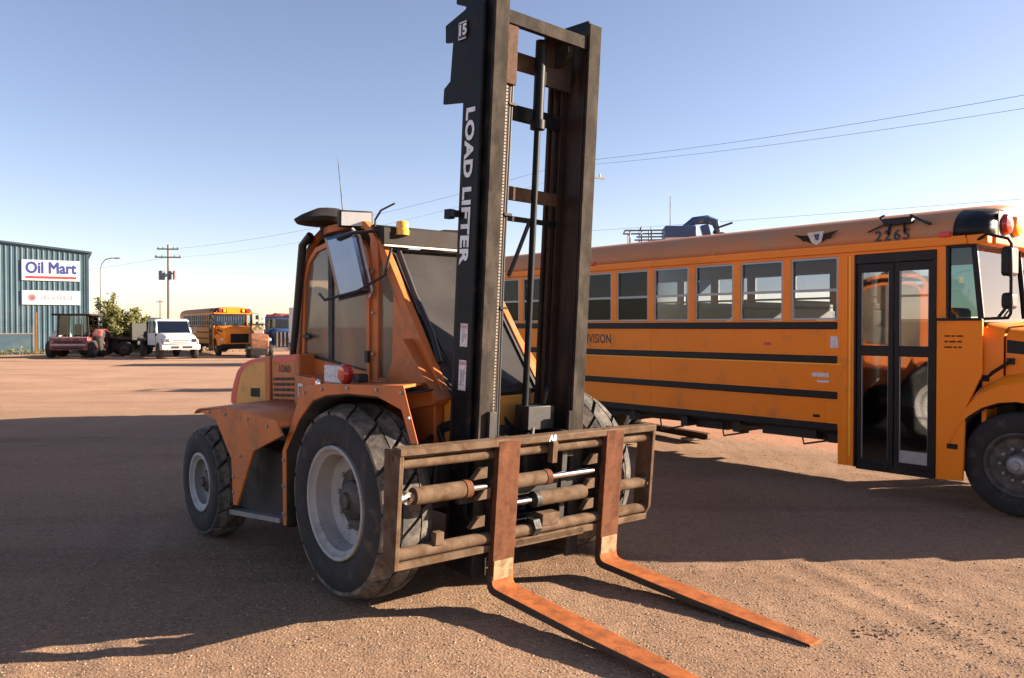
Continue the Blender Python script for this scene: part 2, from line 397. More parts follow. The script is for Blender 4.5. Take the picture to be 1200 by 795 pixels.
for u, v, k, sp in ((1030, 742, 18, 24), (1065, 738, 20, 26), (1105, 732, 18, 30), (1135, 742, 16, 24), (1000, 745, 6, 20), (950, 700, 8, 26), (1150, 762, 10, 30), (300, 725, 12, 30), (640, 742, 8, 30), (360, 750, 16, 22)):
    for _ in range(k):
        x, y = gpt(u + random.gauss(0, sp), v + random.gauss(0, 5)); cl.append((x, y, ground_h(x, y) + .003, random.uniform(.004, .014)))
cl = np.array(cl)
tag(scatter('dirt_clods', cl[:, :3], cl[:, 3], clod_m, 9, .45), 'dark dirt clods churned up on the gravel', None, kind='stuff')

# ------------------------------------------------------------------ wheels
def tyre_profile(Rr, wd, rim):
    h = wd / 2
    return [(rim, -h * .78), (rim + .03, -h * .92), (rim + (Rr - rim) * .45, -h), (Rr * .93, -h * .93), (Rr - .012, -h * .74), (Rr - .006, -h * .4), (Rr - .004, 0),
            (Rr - .006, h * .4), (Rr - .012, h * .74), (Rr * .93, h * .93), (rim + (Rr - rim) * .45, h), (rim + .03, h * .92), (rim, h * .78)]
_blk = {}
def tread_meshes(Rr, wd, N):
    key = (Rr, wd, N)
    if key in _blk: return _blk[key]
    h = wd / 2; out = []
    def block(y0, y1, skew0, skew1, a_half, drop0, drop1, depth):
        mb = MB(); vs = []
        ny_, na = 4, 4
        for lay in (1, 0):
            for i in range(ny_):
                t = i / (ny_ - 1); y = y0 + (y1 - y0) * t
                sk = skew0 + (skew1 - skew0) * t
                dr = drop0 + (drop1 - drop0) * (t * t if drop1 > drop0 else (1 - (1 - t) ** 2) if drop0 < drop1 else 1 - (1 - t) ** 2 if False else t)
                for j in range(na):
                    ta = sk + a_half * (-1 + 2 * j / (na - 1)) * (1.0 if lay else 1.04)
                    r = Rr - dr - (0 if lay else depth)
                    vs.append((r * math.cos(ta), y, r * math.sin(ta)))
        K = ny_ * na; fs = []
        for i in range(ny_ - 1):
            for j in range(na - 1):
                q = (i * na + j, i * na + j + 1, (i + 1) * na + j + 1, (i + 1) * na + j); fs.append(q); fs.append(tuple(K + t for t in reversed(q)))
        ring = [j for j in range(na)] + [i * na + na - 1 for i in range(1, ny_)] + [(ny_ - 1) * na + j for j in range(na - 2, -1, -1)] + [i * na for i in range(ny_ - 2, 0, -1)]
        for a, c in zip(ring, ring[1:] + ring[:1]): fs.append((a, c, K + c, K + a))
        mb.add(vs, fs); return mb
    st = 2 * math.pi / N; gap = .016 / Rr
    a = st / 2 - gap
    dp = Rr * .06
    out.append(block(-h * .90, -h * .37, -st * .20, st * .10, a, .070 * Rr, 0, dp).mesh('tread_block', 'tread', 25))
    out.append(block(-h * .32, h * .32, st * .28, st * .72, a, 0, 0, dp).mesh('tread_block', 'tread', 25))
    out.append(block(h * .37, h * .90, -st * .10, st * .20, a, 0, .070 * Rr, dp).mesh('tread_block', 'tread', 25))
    _blk[key] = out; return out
def wheel(parent, c, Rr, wd, rim, outer, blocks=0, rim_m='rim_grey', spin=0.0, nuts=10, dish=.12, hub_r=.12, name='wheel', hub_m='rim_dark', disc_m='rim_dark'):
    """outer = -1: the outer side looks towards -y, +1: towards +y"""
    h = wd / 2; o = outer
    prof = [(rim + .014, o * h * .80), (rim + .014, o * (h * .965)), (rim + .004, o * (h * .99)), (rim - .010, o * (h * .965)), (rim - .020, o * (h * .86)), (rim - .045, o * (h * .78)),
            (rim * .86, o * (h - dish * .45)), (rim * .83, o * (h - dish * .80)), (rim * .70, o * (h - dish * .93)), (rim * .60, o * (h - dish))]
    wroot = MB().loft([[(r_ * math.cos(2 * math.pi * k / 40), t_, r_ * math.sin(2 * math.pi * k / 40)) for k in range(40)] for r_, t_ in prof], True).build(name, rim_m, parent, Matrix.Translation(c) @ Matrix.Rotation(spin, 4, 'Y'), smooth=40)
    MB().lathe([(rim * .60, o * (h - dish * .99)), (rim * .56, o * (h - dish - .015)), (hub_r * 1.5, o * (h - dish - .02)), (hub_r * 1.3, o * (h - dish + .01)), (hub_r * 1.1, o * (h - dish)), (0, o * (h - dish))], 40).build('rim_disc', disc_m, wroot)
    MB().loft([[((rim - .004) * math.cos(2 * math.pi * k / 40), t_, (rim - .004) * math.sin(2 * math.pi * k / 40)) for k in range(40)] for t_ in (-h * .75, h * .75)], True).build('rim_barrel', 'rim_dark', wroot)
    MB().lathe(tyre_profile(Rr - (Rr * .05 if blocks else 0), wd, rim), 56, caps=False).build('tyre', 'tyre', wroot, smooth=50)
    hb = MB().lathe([(hub_r, o * (h - dish - .06)), (hub_r, o * (h - dish + .05)), (hub_r * .8, o * (h - dish + .075)), (hub_r * .45, o * (h - dish + .085)), (hub_r * .4, o * (h - dish + .11)), (0, o * (h - dish + .11))], 20)
    hb.build('hub', hub_m, wroot, smooth=35)
    nm = MB().lathe([(.017, 0), (.017, o * .028), (.010, o * .034), (0, o * .034)], 6).mesh('wheel_nut', 'steel', 30)
    for k in range(nuts):
        a = 2 * math.pi * k / nuts
        put('wheel_nut', nm, wroot, Matrix.Translation((hub_r * 1.62 * math.cos(a), o * (h - dish + .0), hub_r * 1.62 * math.sin(a))))
    if blocks:
        for me_ in tread_meshes(Rr, wd, blocks):
            for k in range(blocks):
                put('tread_block', me_, wroot, Matrix.Rotation(2 * math.pi * k / blocks + random.uniform(-.006, .006), 4, 'Y'))
    return wroot

# ------------------------------------------------------------------ forklift
TRK = (-0.342, 5.786, 0.0)
fk = empty('rough_terrain_forklift', TRK, heading(40.6), 'orange rough terrain forklift with tall black mast and rusty forks', 'forklift')
YC = .15
S34 = lambda x, z, k=1.0394: (4.614 - (4.614 - x) * k, 1.8 + (z - 1.8) * k)       # measured on y = -0.46, built on y = -0.34
CR, CL = -.34, .60                                                               # cab right and left faces

def P(*pts, fn=S34): return [fn(*p) for p in pts]
# chassis
c = MB(); c.box(-2.95, .20, YC - .42, YC + .42, .55, .98); c.box(-2.1, -.75, YC - .78, YC + .78, .42, .90)
c.build('chassis', 'dark_part', fk, bevel=.015)
MB().box(-1.95, -.98, -.90, -.64, .30, .86).build('side_tank', 'dark_part', fk, bevel=.02)
MB().prism([(-1.95, .245), (-.98, .35), (-.98, .385), (-1.95, .285)], 'y', -.97, -.80).build('step', 'steel', fk)
a = MB(); a.tube([(-.16, -.72, .63), (-.16, 1.06, .63)], .10, 12); a.box(-.36, -.04, YC - .2, YC + .2, .42, .78); a.build('front_axle', 'dark_part', fk, bevel=.01)
a = MB(); a.tube([(-2.42, -.85, .46), (-2.42, 1.15, .46)], .075, 12); a.box(-2.55, -2.29, YC - .18, YC + .18, .34, .62); a.build('rear_axle', 'dark_part', fk, bevel=.01)
wheel(fk, (-.16, -.775, .635), .650, .40, .365, -1, 15, dish=.19, hub_r=.135, spin=.1)
wheel(fk, (-.16, 1.12, .635), .650, .40, .365, 1, 15, dish=.19, hub_r=.135, spin=.3)
wheel(fk, (-2.42, -.905, .452), .478, .30, .240, -1, 14, dish=.13, hub_r=.10, spin=.2, nuts=8)
wheel(fk, (-2.42, 1.21, .452), .478, .30, .240, 1, 14, dish=.13, hub_r=.10, spin=.5, nuts=8)
# front fenders: outer skin with an arch, a deck above and a lining
arch = [(-.807, .37), (-.802, .906), (-.59, 1.150), (-.387, 1.297), (-.20, 1.345), (.10, 1.375), (.444, 1.381), (.715, 1.321), (.811, 1.14)]
outer = [(-.855, .36), (-.865, .90), (-.716, 1.11), (-.62, 1.27), (-.575, 1.384), (-.215, 1.424), (.733, 1.462), (.786, 1.341), (.88, 1.143)]
def fender(y0, y1, yin, cut=9):
    lim = lambda pts: [(min(x, cut - .5), z) for x, z in pts]
    f_ = MB().prism(lim(outer) + lim(arch)[::-1], 'y', y0, y1).build('front_fender', 'fork_orange', fk, bevel=.006)
    lo, hi = min(y0, yin), max(y1, yin)
    a_, b_ = (y1, yin) if yin > y1 else (yin, y0)
    dz = lambda x: 1.384 + (x + .575) * .0595
    xf = min(.722, cut - .5)
    sgn = 1 if yin > y1 else -1
    ye, yi2 = (y1, yin) if sgn > 0 else (y0, yin)
    plan = [(-.575, ye), (xf, ye), (min(xf, .05), yi2 - sgn * .03), (-.575, yi2)]
    dk = MB(); dk.add([(x, y, dz(x)) for x, y in plan] + [(x, y, dz(x) - .018) for x, y in plan], [(0, 1, 2, 3), (7, 6, 5, 4)] + [(i, (i + 1) % 4, 4 + (i + 1) % 4, 4 + i) for i in range(4)])
    dk.build('fender_deck', 'fork_orange', f_, bevel=.003)
    la = [p for p in lim(arch) if p[0] < .5]
    MB().loft([[(x, ye, z) for x, z in la], [(min(x, .02 + .3 * x), yi2, z) for x, z in la]]).build('fender_liner', 'dark_part', f_, solid=.012)
    return f_
fender(-1.0, -.990, -.34)
fender(1.275, 1.30, .62, .35)
# body side between fender and cab, below the windows
bp_ = [(-.62, 1.27), (-.575, 1.384), (-.10, 1.43), (-.10, 1.05), (-.45, 1.0)]
MB().box(-1.72, .12, CR - .01, CL + .01, .95, 1.40).build('cab_base', 'fork_orange', fk, bevel=.01)
MB().prism([(-1.46, 1.02), (-.60, 1.06), (-.60, 1.27), (-.575, 1.384), (-1.05, 1.39), (-1.46, 1.41)], 'y', -.62, CR - .011).build('body_panel', 'fork_orange', fk, bevel=.006)
# rear fender: flared sheet with a hanging point
rf = [(-2.34, 1.075), (-1.955, 1.029), (-1.633, .753), (-1.60, .395), (-1.52, .405), (-1.201, .865), (-.70, 1.035), (-.80, 1.13), (-1.3, 1.15), (-1.824, 1.145)]
def rear_fender(y0, y1, yin):
    f_ = MB().prism(rf, 'y', y0, y1).build('rear_fender', 'fork_orange', fk, bevel=.005)
    top = [(-2.46, 1.055), (-2.40, 1.085), (-2.34, 1.10), (-1.824, 1.152), (-1.3, 1.158), (-.80, 1.135), (-.76, 1.09)]
    MB().loft([[(x, y0 if yin > y0 else y1, z) for x, z in top], [(x, yin, z + .03) for x, z in top]]).build('fender_top', 'fork_orange', f_, solid=.012)
    return f_
rear_fender(-1.075, -1.055, -.52)
rear_fender(1.355, 1.375, .82)
# hood
HR, HL = -.50, .80
hs_ = [(-3.12, 1.0), (-3.10, 1.12), (-3.04, 1.24), (-2.946, 1.374), (-2.80, 1.46), (-2.60, 1.505), (-2.40, 1.53), (-2.169, 1.545), (-2.174, 1.0)]
MB().prism(hs_, 'y', HR, HL).build('hood', 'hood_yellow', fk, bevel=.035)
red = [(-3.10, 1.06), (-3.09, 1.14), (-3.03, 1.25), (-2.94, 1.37), (-2.80, 1.45), (-2.60, 1.495), (-2.25, 1.525), (-2.25, 1.492), (-2.60, 1.463), (-2.77, 1.42), (-2.86, 1.35), (-2.93, 1.24), (-2.97, 1.14), (-2.98, 1.06)]
MB().prism(red, 'y', HR - .003, HR - .0005).build('hood_stripe', 'red', fk, smooth=0)
MB().prism([(-2.62, 1.15), (-2.42, 1.16), (-2.42, 1.24), (-2.62, 1.23)], 'y', HR - .003, HR - .0005).build('hood_badge', 'grey_roof', fk, smooth=0)
MB().prism([(-2.29, 1.02), (-2.18, 1.02), (-2.18, 1.54), (-2.29, 1.53)], 'y', HR - .012, HR + .1).build('hood_post', 'fork_orange', fk, bevel=.008)
lv = MB().prism([(-2.15, 1.0), (-1.63, 1.0), (-1.63, 1.575), (-2.15, 1.540)], 'y', HR, HL).build('engine_side_panel', 'fork_orange', fk, bevel=.012)
MB().prism([(-2.12, 1.487), (-1.66, 1.520), (-1.66, 1.56), (-2.12, 1.524)], 'y', HR - .003, HR - .0005).build('red_band', 'red', lv, smooth=0)
sl = MB().prism([(-.045, -.014), (.045, -.010), (.045, .014), (-.045, .010)], 'y', -.006, .004).mesh('louver_slot', 'dark_part', 0)
for r_ in range(7):
    for c_ in range(4):
        put('louver_slot', sl, lv, Matrix.Translation((-2.07 + c_ * .115, HR - .002, 1.06 + r_ * .047 + c_ * .006)))
put('logo_lettering', text_mesh('logo_lettering', 'LOAD', .085, 'black_print', .001, .002, shear=.2), lv, SIDE(-1.90, HR - .003, 1.435))
# cab: posts, door with window, roof
def bent(pts, wdt, thick, y, m, name, parent, bev=.008):
    mb = MB()
    for a_, b_ in zip(pts[:-1], pts[1:]): mb.bar((a_[0], y, a_[1]), (b_[0], y, b_[1]), thick, wdt, (0, 0, 1) if abs(a_[0] - b_[0]) > abs(a_[1] - b_[1]) else (1, 0, 0))
    return mb.build(name, m, parent, bevel=bev)
def strip(path, wid, y0, y1):
    """side-on band that follows a path in the x-z plane"""
    left, right = [], []
    for i, p in enumerate(path):
        a_ = Vector(path[max(0, i - 1)]); b_ = Vector(path[min(len(path) - 1, i + 1)]); d = (b_ - a_).normalized(); nn = Vector((-d.y, d.x))
        left.append(tuple(Vector(p) + nn * wid / 2)); right.append(tuple(Vector(p) - nn * wid / 2))
    mb = MB(); k = len(path)
    for i in range(k - 1):
        q = [left[i], left[i + 1], right[i + 1], right[i]]; mb.prism(q, 'y', y0, y1)
    return mb
cabpath = P((-1.77, 1.40), (-1.70, 1.75), (-1.655, 2.20), (-1.60, 2.36), (-1.48, 2.49), (-1.32, 2.555), (-1.17, 2.575), (-.80, 2.575), (-.62, 2.555), (-.53, 2.49), (-.48, 2.40))
for yy0, yy1 in ((CR, CR + .05), (CL - .05, CL)):
    strip(cabpath, .055, yy0, yy1).build('cab_side_frame', 'fork_orange', fk, smooth=30)
doorpath = P((-1.60, 1.50), (-1.56, 2.18), (-1.49, 2.33), (-1.36, 2.42), (-1.15, 2.455), (-.80, 2.455), (-.66, 2.43), (-.58, 2.37), (-.545, 2.28), (-.545, 1.40))
def cab_door(y0, y1, o):
    d = strip(doorpath, .040, y0, y1).build('cab_door', 'fork_orange', fk, smooth=30)
    ym = (y0 + y1) / 2
    poly = P((-1.595, 1.555), (-1.545, 2.18), (-1.47, 2.32), (-1.35, 2.405), (-1.15, 2.44), (-.80, 2.44), (-.67, 2.415), (-.59, 2.36), (-.565, 2.28), (-.565, 1.465))
    MB().prism(poly, 'y', ym - .003, ym + .003).build('pane', 'side_glass', d)
    MB().prism(P((-1.60, 1.555), (-.55, 1.445), (-.55, 1.475), (-1.60, 1.590)), 'y', y0 + .004, y1 - .004).build('sill_seal', 'dark_part', d)
    dv = P((-1.158, 1.52), (-1.092, 1.515), (-1.092, 2.44), (-1.158, 2.44))
    MB().prism(dv, 'y', y0 + .003, y1 - .003).build('window_divider', 'dark_part', d)
    MB().prism(P((-1.62, 1.39), (-.53, 1.37), (-.53, 1.465), (-1.62, 1.56)), 'y', y0 + .002, y1 - .002).build('lower_panel', 'fork_orange', d)
    return d
cab_door(CR - .018, CR + .02, -1)
cab_door(CL - .02, CL + .018, 1)
# front posts, quarter window, gusset
for (y0, y1) in ((CR, CR + .06), (CL - .06, CL)):
    MB().prism(P((-.545, 1.40), (-.435, 1.40), (-.435, 2.42), (-.50, 2.48), (-.545, 2.44)), 'y', y0 + .002, y1 - .002).build('door_post', 'fork_orange', fk, bevel=.008)
    MB().prism(P((-.43, 2.44), (-.37, 2.385), (.40, 1.335), (.36, 1.29), (.30, 1.30), (-.40, 2.30)), 'y', y0, y1).build('front_post', 'fork_orange', fk, bevel=.008)
    gs = MB().prism(P((-.25, 1.43), (-.23, 2.05), (.30, 1.36), (.36, 1.29), (.115, 1.255), (-.02, 1.38), (-.43, 1.385), (-.43, 1.43)), 'y', y0 + .001, y1 - .02)
    gs.build('cowl_side', 'fork_orange', fk, bevel=.005)
    qp = MB().prism(P((-.435, 1.43), (-.25, 1.43), (-.232, 2.06), (-.40, 2.29), (-.435, 2.33)), 'y', (y0 + y1) / 2 - .003, (y0 + y1) / 2 + .003).build('quarter_window', 'side_glass', fk)
# sunlit flares that face forward beside the windscreen foot
for s, yb in ((-1, CR), (1, CL)):
    q = P((.02, 1.72), (.41, 1.33), (.38, 1.30), (-.01, 1.69))
    MB().prism(q, 'y', min(yb, yb + s * .085), max(yb, yb + s * .085)).build('windscreen_flare', 'fork_orange', fk, bevel=.004)
    g2 = P((-.22, 1.42), (-.01, 1.69), (.38, 1.30), (.12, 1.25), (-.02, 1.37))
    yo = yb + s * .085
    MB().prism(g2, 'y', min(yo, yo - s * .012), max(yo, yo - s * .012)).build('cowl_gusset', 'fork_orange', fk, bevel=.004)
# windscreen with surround
t0, t1 = S34(-.395, 2.37), S34(.375, 1.335)
def onscreen(t, y, off=0):
    x = t0[0] + (t1[0] - t0[0]) * t; z = t0[1] + (t1[1] - t0[1]) * t
    d = Vector((t1[0] - t0[0], t1[1] - t0[1])).normalized(); return (x - d.y * off, y, z + d.x * off)
ws = MB(); qs = [onscreen(.0, CR + .05), onscreen(1, CR + .05), onscreen(1, CL - .05), onscreen(0, CL - .05)]
ws.add(qs + [tuple(Vector(q) + Vector((-.006, 0, -.004))) for q in qs], [(0, 1, 2, 3), (7, 6, 5, 4), (0, 4, 5, 1), (1, 5, 6, 2), (2, 6, 7, 3), (3, 7, 4, 0)])
wso = ws.build('windscreen', 'dust_glass', fk, smooth=0)
se = MB()
for y in (CR + .075, CL - .075): se.bar(onscreen(.0, y, .006), onscreen(1, y, .006), .026, .016)
for t in (.012, .985): se.bar(onscreen(t, CR + .05, .006), onscreen(t, CL - .05, .006), .03, .016)
se.build('windscreen_seal', 'dark_part', wso)
MB().tube([onscreen(.98, CR + .22, .02), onscreen(.72, CR + .14, .03), onscreen(.30, CR + .10, .03)], .009, 6).build('wiper_arm', 'dark_part', wso)
MB().tube([onscreen(.05, CR + .12, .035), onscreen(.35, CR + .095, .04), onscreen(.62, CR + .10, .04), onscreen(.80, CR + .07, .03)], .022, 8).build('washer_hose', 'hose', fk)
MB().box(t1[0] - .05, t1[0] + .03, CR + .04, CL - .04, .98, t1[1] - .01).build('front_cowl', 'hood_yellow', fk, bevel=.01)
# roof
rp_ = P((-1.60, 2.44), (-1.45, 2.54), (-1.2, 2.585), (-.62, 2.565), (-.36, 2.52), (-.33, 2.395), (-.37, 2.385), (-.60, 2.50), (-1.2, 2.53), (-1.5, 2.47))
MB().prism(rp_, 'y', CR + .03, CL - .03).build('roof', 'grey_roof', fk, bevel=.02)
rf_ = S34(-.34, 2.46)
MB().box(rf_[0] - .02, rf_[0] + .02, CR - .02, CL + .02, rf_[1] - .075, rf_[1] + .055).build('roof_visor', 'grey_roof', fk, bevel=.008)
MB().box(rf_[0] + .01, rf_[0] + .035, CR - .02, CL + .02, rf_[1] - .090, rf_[1] - .076).build('drip_rail', 'steel', fk)
# rear window frame and back wall of the cab
MB().box(-1.755, -1.72, CR + .02, CL - .02, 1.38, 1.62).build('cab_back', 'fork_orange', fk)
MB().box(-1.72, -1.712, CR + .05, CL - .05, 1.62, 2.45).build('rear_window', 'side_glass', fk)
# driver seat and wheel inside the cab
st_ = MB(); st_.box(-1.35, -.95, YC - .22, YC + .22, 1.40, 1.52); st_.box(-1.45, -1.33, YC - .22, YC + .22, 1.46, 2.02); st_.build('driver_seat', 'seat', fk, bevel=.04)
MB().tube([(-.55 + .14 * math.sin(t) * .4, YC + .17 * math.cos(t), 1.78 + .16 * math.sin(t)) for t in np.linspace(0, 6.283, 18)], .014, 6).tube([(-.55, YC, 1.78), (-.30, YC, 1.45)], .02, 8).build('steering_wheel', 'dark_part', fk)
# pipe, cap, beacon, lamp, antenna, mirror
a0, a1 = S34(-1.60, 2.50), S34(-1.80, 1.40)
MB().tube([(a0[0] + .16, CR - .02, a0[1] + .05), (a0[0] + .05, CR - .04, a0[1] - .03), ((a0[0] + a1[0]) / 2 + .055, CR - .045, 1.95), (a1[0] + .03, CR - .045, a1[1])], [.034, .036, .034, .026], 12).build('intake_pipe', 'hose', fk)
dc = S34(-1.29, 2.60)
MB().lathe([(.06, -.13), (.07, -.02), (.26, 0), (.28, .03), (.22, .07), (.10, .125), (0, .135)], 24, (dc[0], CR + .06, dc[1] + .03), 'z').build('intake_cap', 'grey_roof', fk)
bc = S34(-.17, 2.50)
MB().lathe([(.052, -.04), (.052, 0), (.047, .005), (.047, .052), (.040, .062), (0, .064)], 16, (bc[0] - .15, CR + .14, bc[1] + .0), 'z').build('beacon', 'amber', fk)
lp = S34(-.74, 2.585)
L_ = MB().box(-.06, .06, -.13, .13, -.065, .065).build('work_lamp', 'dark_part', fk, Matrix.Translation((lp[0] + .02, CR - .02, lp[1] + .02)) @ Matrix.Rotation(R(-20), 4, 'Z') @ Matrix.Rotation(R(6), 4, 'Y'), bevel=.015)
MB().box(.061, .066, -.115, .115, -.052, .052).build('lens', 'white', L_)
MB().tube([(lp[0], CR + .02, lp[1] - .06), (lp[0], CR + .0, lp[1] - .02)], .015, 8).build('lamp_foot', 'dark_part', fk)
an = S34(-.98, 2.62)
MB().tube([(an[0], CR + .03, an[1] - .06), (an[0] - .02, CR + .03, an[1] + .10), (an[0] - .10, CR + .03, an[1] + .53)], [.008, .005, .002], 6).build('antenna', 'dark_part', fk)
r0, r1 = S34(-.50, 2.55), S34(-.20, 2.665)
MB().tube([(r0[0], CR + .02, r0[1] - .04), (r0[0] + .02, CR + .01, r0[1] + .03), (r0[0] + .12, CR, r1[1] - .03), (r1[0], CR, r1[1])], .008, 6).build('wiper_rod', 'dark_part', fk)
mc = Vector((-.80, -.50, 2.262))
my = Vector((.0, 0, 1))
mz = Vector((.72, -.69, .0)).normalized()      # shell looks to the right and rear of the viewer
mroot = frame(mc, Vector((0, 0, 1)).cross(mz), (0, 0, 1)) @ Matrix.Rotation(R(13), 4, 'Z')
mir = MB(); 
rings = []
for t, k in ((0, .75), (.02, .94), (.045, 1.0), (.06, 1.0), (.065, .97)):
    rings.append([(sx_ * .125 * k, sy_ * .245 * (1 - (1 - k) * .55), .05 - t) for sx_, sy_ in ((-1, -1), (-.5, -1.0), (.5, -1.0), (1, -1), (1, -.5), (1, .5), (1, 1), (.5, 1), (-.5, 1), (-1, 1), (-1, .5), (-1, -.5))])
mir.loft(rings, True); k_ = len(rings[0]); mir.add(rings[0], [tuple(range(k_))]); mir.add(rings[-1], [tuple(range(k_))])
mo = mir.build('wing_mirror', 'mirror_shell', fk, mroot, smooth=30)
MB().tube([(.09, .27, -.03), (.135, .2, -.03), (.135, -.22, -.03), (.10, -.27, -.03)], .009, 6).build('mirror_rim', 'white', mo)
MB().tube([(-.62, CR, 2.52), (-.70, -.50, 2.50), (-.78, -.60, 2.45)], .012, 8).tube([(-1.02, -.62, 2.05), (-.86, -.66, 2.0), (-.62, -.52, 2.06), (-.48, CR - .03, 2.18), (-.44, CR, 2.38)], .011, 8).build('mirror_arm', 'hose', fk)
# bolts, hinges and a handle
bt_ = MB().lathe([(.013, 0), (.013, -.010), (0, -.012)], 6).mesh('bolt', 'steel', 0)
for x, z in ((-.835, .45), (-.835, .65), (-.835, .84), (-.70, 1.06), (-.50, 1.345), (-.25, 1.385), (.1, 1.41), (.45, 1.42), (.72, 1.42), (.80, 1.28)): put('bolt', bt_, fk, Matrix.Translation((x, -1.0, z)))
for x, z in ((-1.58, .50), (-1.58, .62), (-1.45, .80), (-1.75, 1.10), (-1.3, 1.10), (-.95, 1.08), (-2.1, 1.09)): put('bolt', bt_, fk, Matrix.Translation((x, -1.075, z)))
for x, z in P((-1.30, 1.42), (-.75, 1.40), (-.48, 1.6), (-.48, 1.9), (-.48, 2.2)): put('bolt', bt_, fk, Matrix.Translation((x, CR - .012, z)))
for x, z in P((-.55, 1.58), (-.55, 2.18)): MB().box(x - .02, x + .03, CR - .035, CR - .012, z - .045, z + .045).build('hinge', 'dark_part', fk, bevel=.004)
hx, hz_ = S34(-1.52, 1.72)
MB().box(hx - .02, hx + .10, CR - .05, CR - .025, hz_ - .015, hz_ + .015).box(hx - .015, hx + .01, CR - .03, CR - .01, hz_ - .03, hz_ + .03).build('door_handle', 'dark_part', fk, bevel=.004)
# small things on the fender deck
MB().lathe([(.040, 0), (.072, .012), (.072, .05), (.052, .07), (0, .075)], 18, (0, 0, 0), 'y').build('red_lamp', 'red_lens', fk, Matrix.Translation((-.46, -.675, 1.465)) @ Matrix.Rotation(R(180), 4, 'Z'))
MB().lathe([(.03, 0), (.036, .02), (.02, .035), (0, .037)], 12, (0, 0, 0), 'y').build('chrome_lamp', 'chrome', fk, Matrix.Translation((-1.00, -.625, 1.365)) @ Matrix.Rotation(R(180), 4, 'Z'))
MB().box(-.86, -.46, -.67, -.645, 1.385, 1.515).build('white_plate', 'sticker', fk, bevel=.01)
MB().box(-.38, -.29, -.70, -.62, 1.41, 1.47).build('lamp_socket', 'dark_part', fk, bevel=.01)
MB().prism([(-1.17, 1.375), (-1.11, 1.36), (-1.07, 1.375), (-1.09, 1.405), (-1.15, 1.405)], 'y', -.6235, -.6205).build('decal', 'red', fk)
sk = MB().box(-1.39, -1.305, -.6235, -.6205, 1.17, 1.345).build('warning_sticker', 'sticker', fk)
MB().box(-1.37, -1.325, -.6255, -.6240, 1.19, 1.245).box(-1.37, -1.325, -.6255, -.6240, 1.27, 1.32).build('sticker_print', 'black_print', sk)
# machinery seen under the screen
mh = MB(); mh.box(.05, .32, .02, .30, .72, 1.10); mh.tube([(.15, .0, .8), (.28, -.1, .9), (.2, -.3, .95), (.05, -.32, 1.2)], .025, 8); mh.tube([(.1, .25, .7), (.3, .3, .95), (.2, .15, 1.2)], .022, 8)
mh.tube([(.12, -.40, .95), (.30, -.46, .90), (.34, -.52, .70), (.2, -.5, .55)], .02, 8); mh.tube([(.1, -.36, 1.05), (.26, -.55, 1.0), (.36, -.62, .82), (.30, -.6, .6)], .018, 8)
mh.build('hydraulic_lines', 'dark_part', fk, bevel=.01)
MB().box(-.15, .30, -.62, .95, .60, 1.00).build('axle_housing', 'dark_part', fk, bevel=.02)

# ---- mast: own tilted frame; numbers measured on the carriage front plane
K = 1.0367
MT = Matrix.Translation((.66, .1287, .141)) @ Matrix.Rotation(R(4), 4, 'Y') @ Matrix.Rotation(R(-1), 4, 'X')
def mb_put(mb, name, m, parent=fk, bevel=0, smooth=35):
    return mb.build(name, m, parent, MT if parent is fk else None, bevel, smooth, K)
RX = -.12
TOP = 3.64
MTC, MTM = MT, Matrix.Translation((.66, .1287, .141)) @ Matrix.Rotation(R(2.7), 4, 'Y') @ Matrix.Rotation(R(-1), 4, 'X')
MT = MTM
# outer rails: channel open to the middle; narrow front flange worn bright
for s in (-1, 1):
    yo = s * .463; yi = s * .352
    def ybox(mb, x0, x1, ya, yb, z0, z1): return mb.box(x0, x1, min(ya, yb), max(ya, yb), z0, z1)
    ro = mb_put(ybox(MB(), RX - .022, RX, yo, yi, .02, TOP), 'mast_rail', 'mast_face', bevel=.004)
    mb_put(ybox(MB(), RX - .27, RX - .0225, yo - s * .002, yo - s * .030, .02, TOP - .004), 'rail_web', 'black_steel' if s < 0 else 'mast_inner', ro)
    mb_put(ybox(MB(), RX - .295, RX - .2705, yo, yi, .02, TOP - .008), 'rail_back_flange', 'mast_inner', ro)
    # inner rail nested in the channel, set a little behind the face
    ir = ybox(MB(), RX - .255, RX - .040, s * .426, s * .395, .10, TOP - .06)
    ybox(ir, RX - .060, RX - .040, s * .395, s * .365, .10, TOP - .06); ybox(ir, RX - .255, RX - .235, s * .395, s * .345, .10, TOP - .06)
    mb_put(ir, 'inner_rail', 'mast_inner', bevel=.003)
    mb_put(ybox(MB(), RX - .31, RX - .297, s * .40, s * .325, .15, TOP - .10), 'guide_strip', 'mast_face', bevel=.003)
    mb_put(ybox(MB(), RX - .335, RX - .312, s * .40, s * .30, .15, TOP - .14), 'rear_strip', 'mast_inner', bevel=.003)
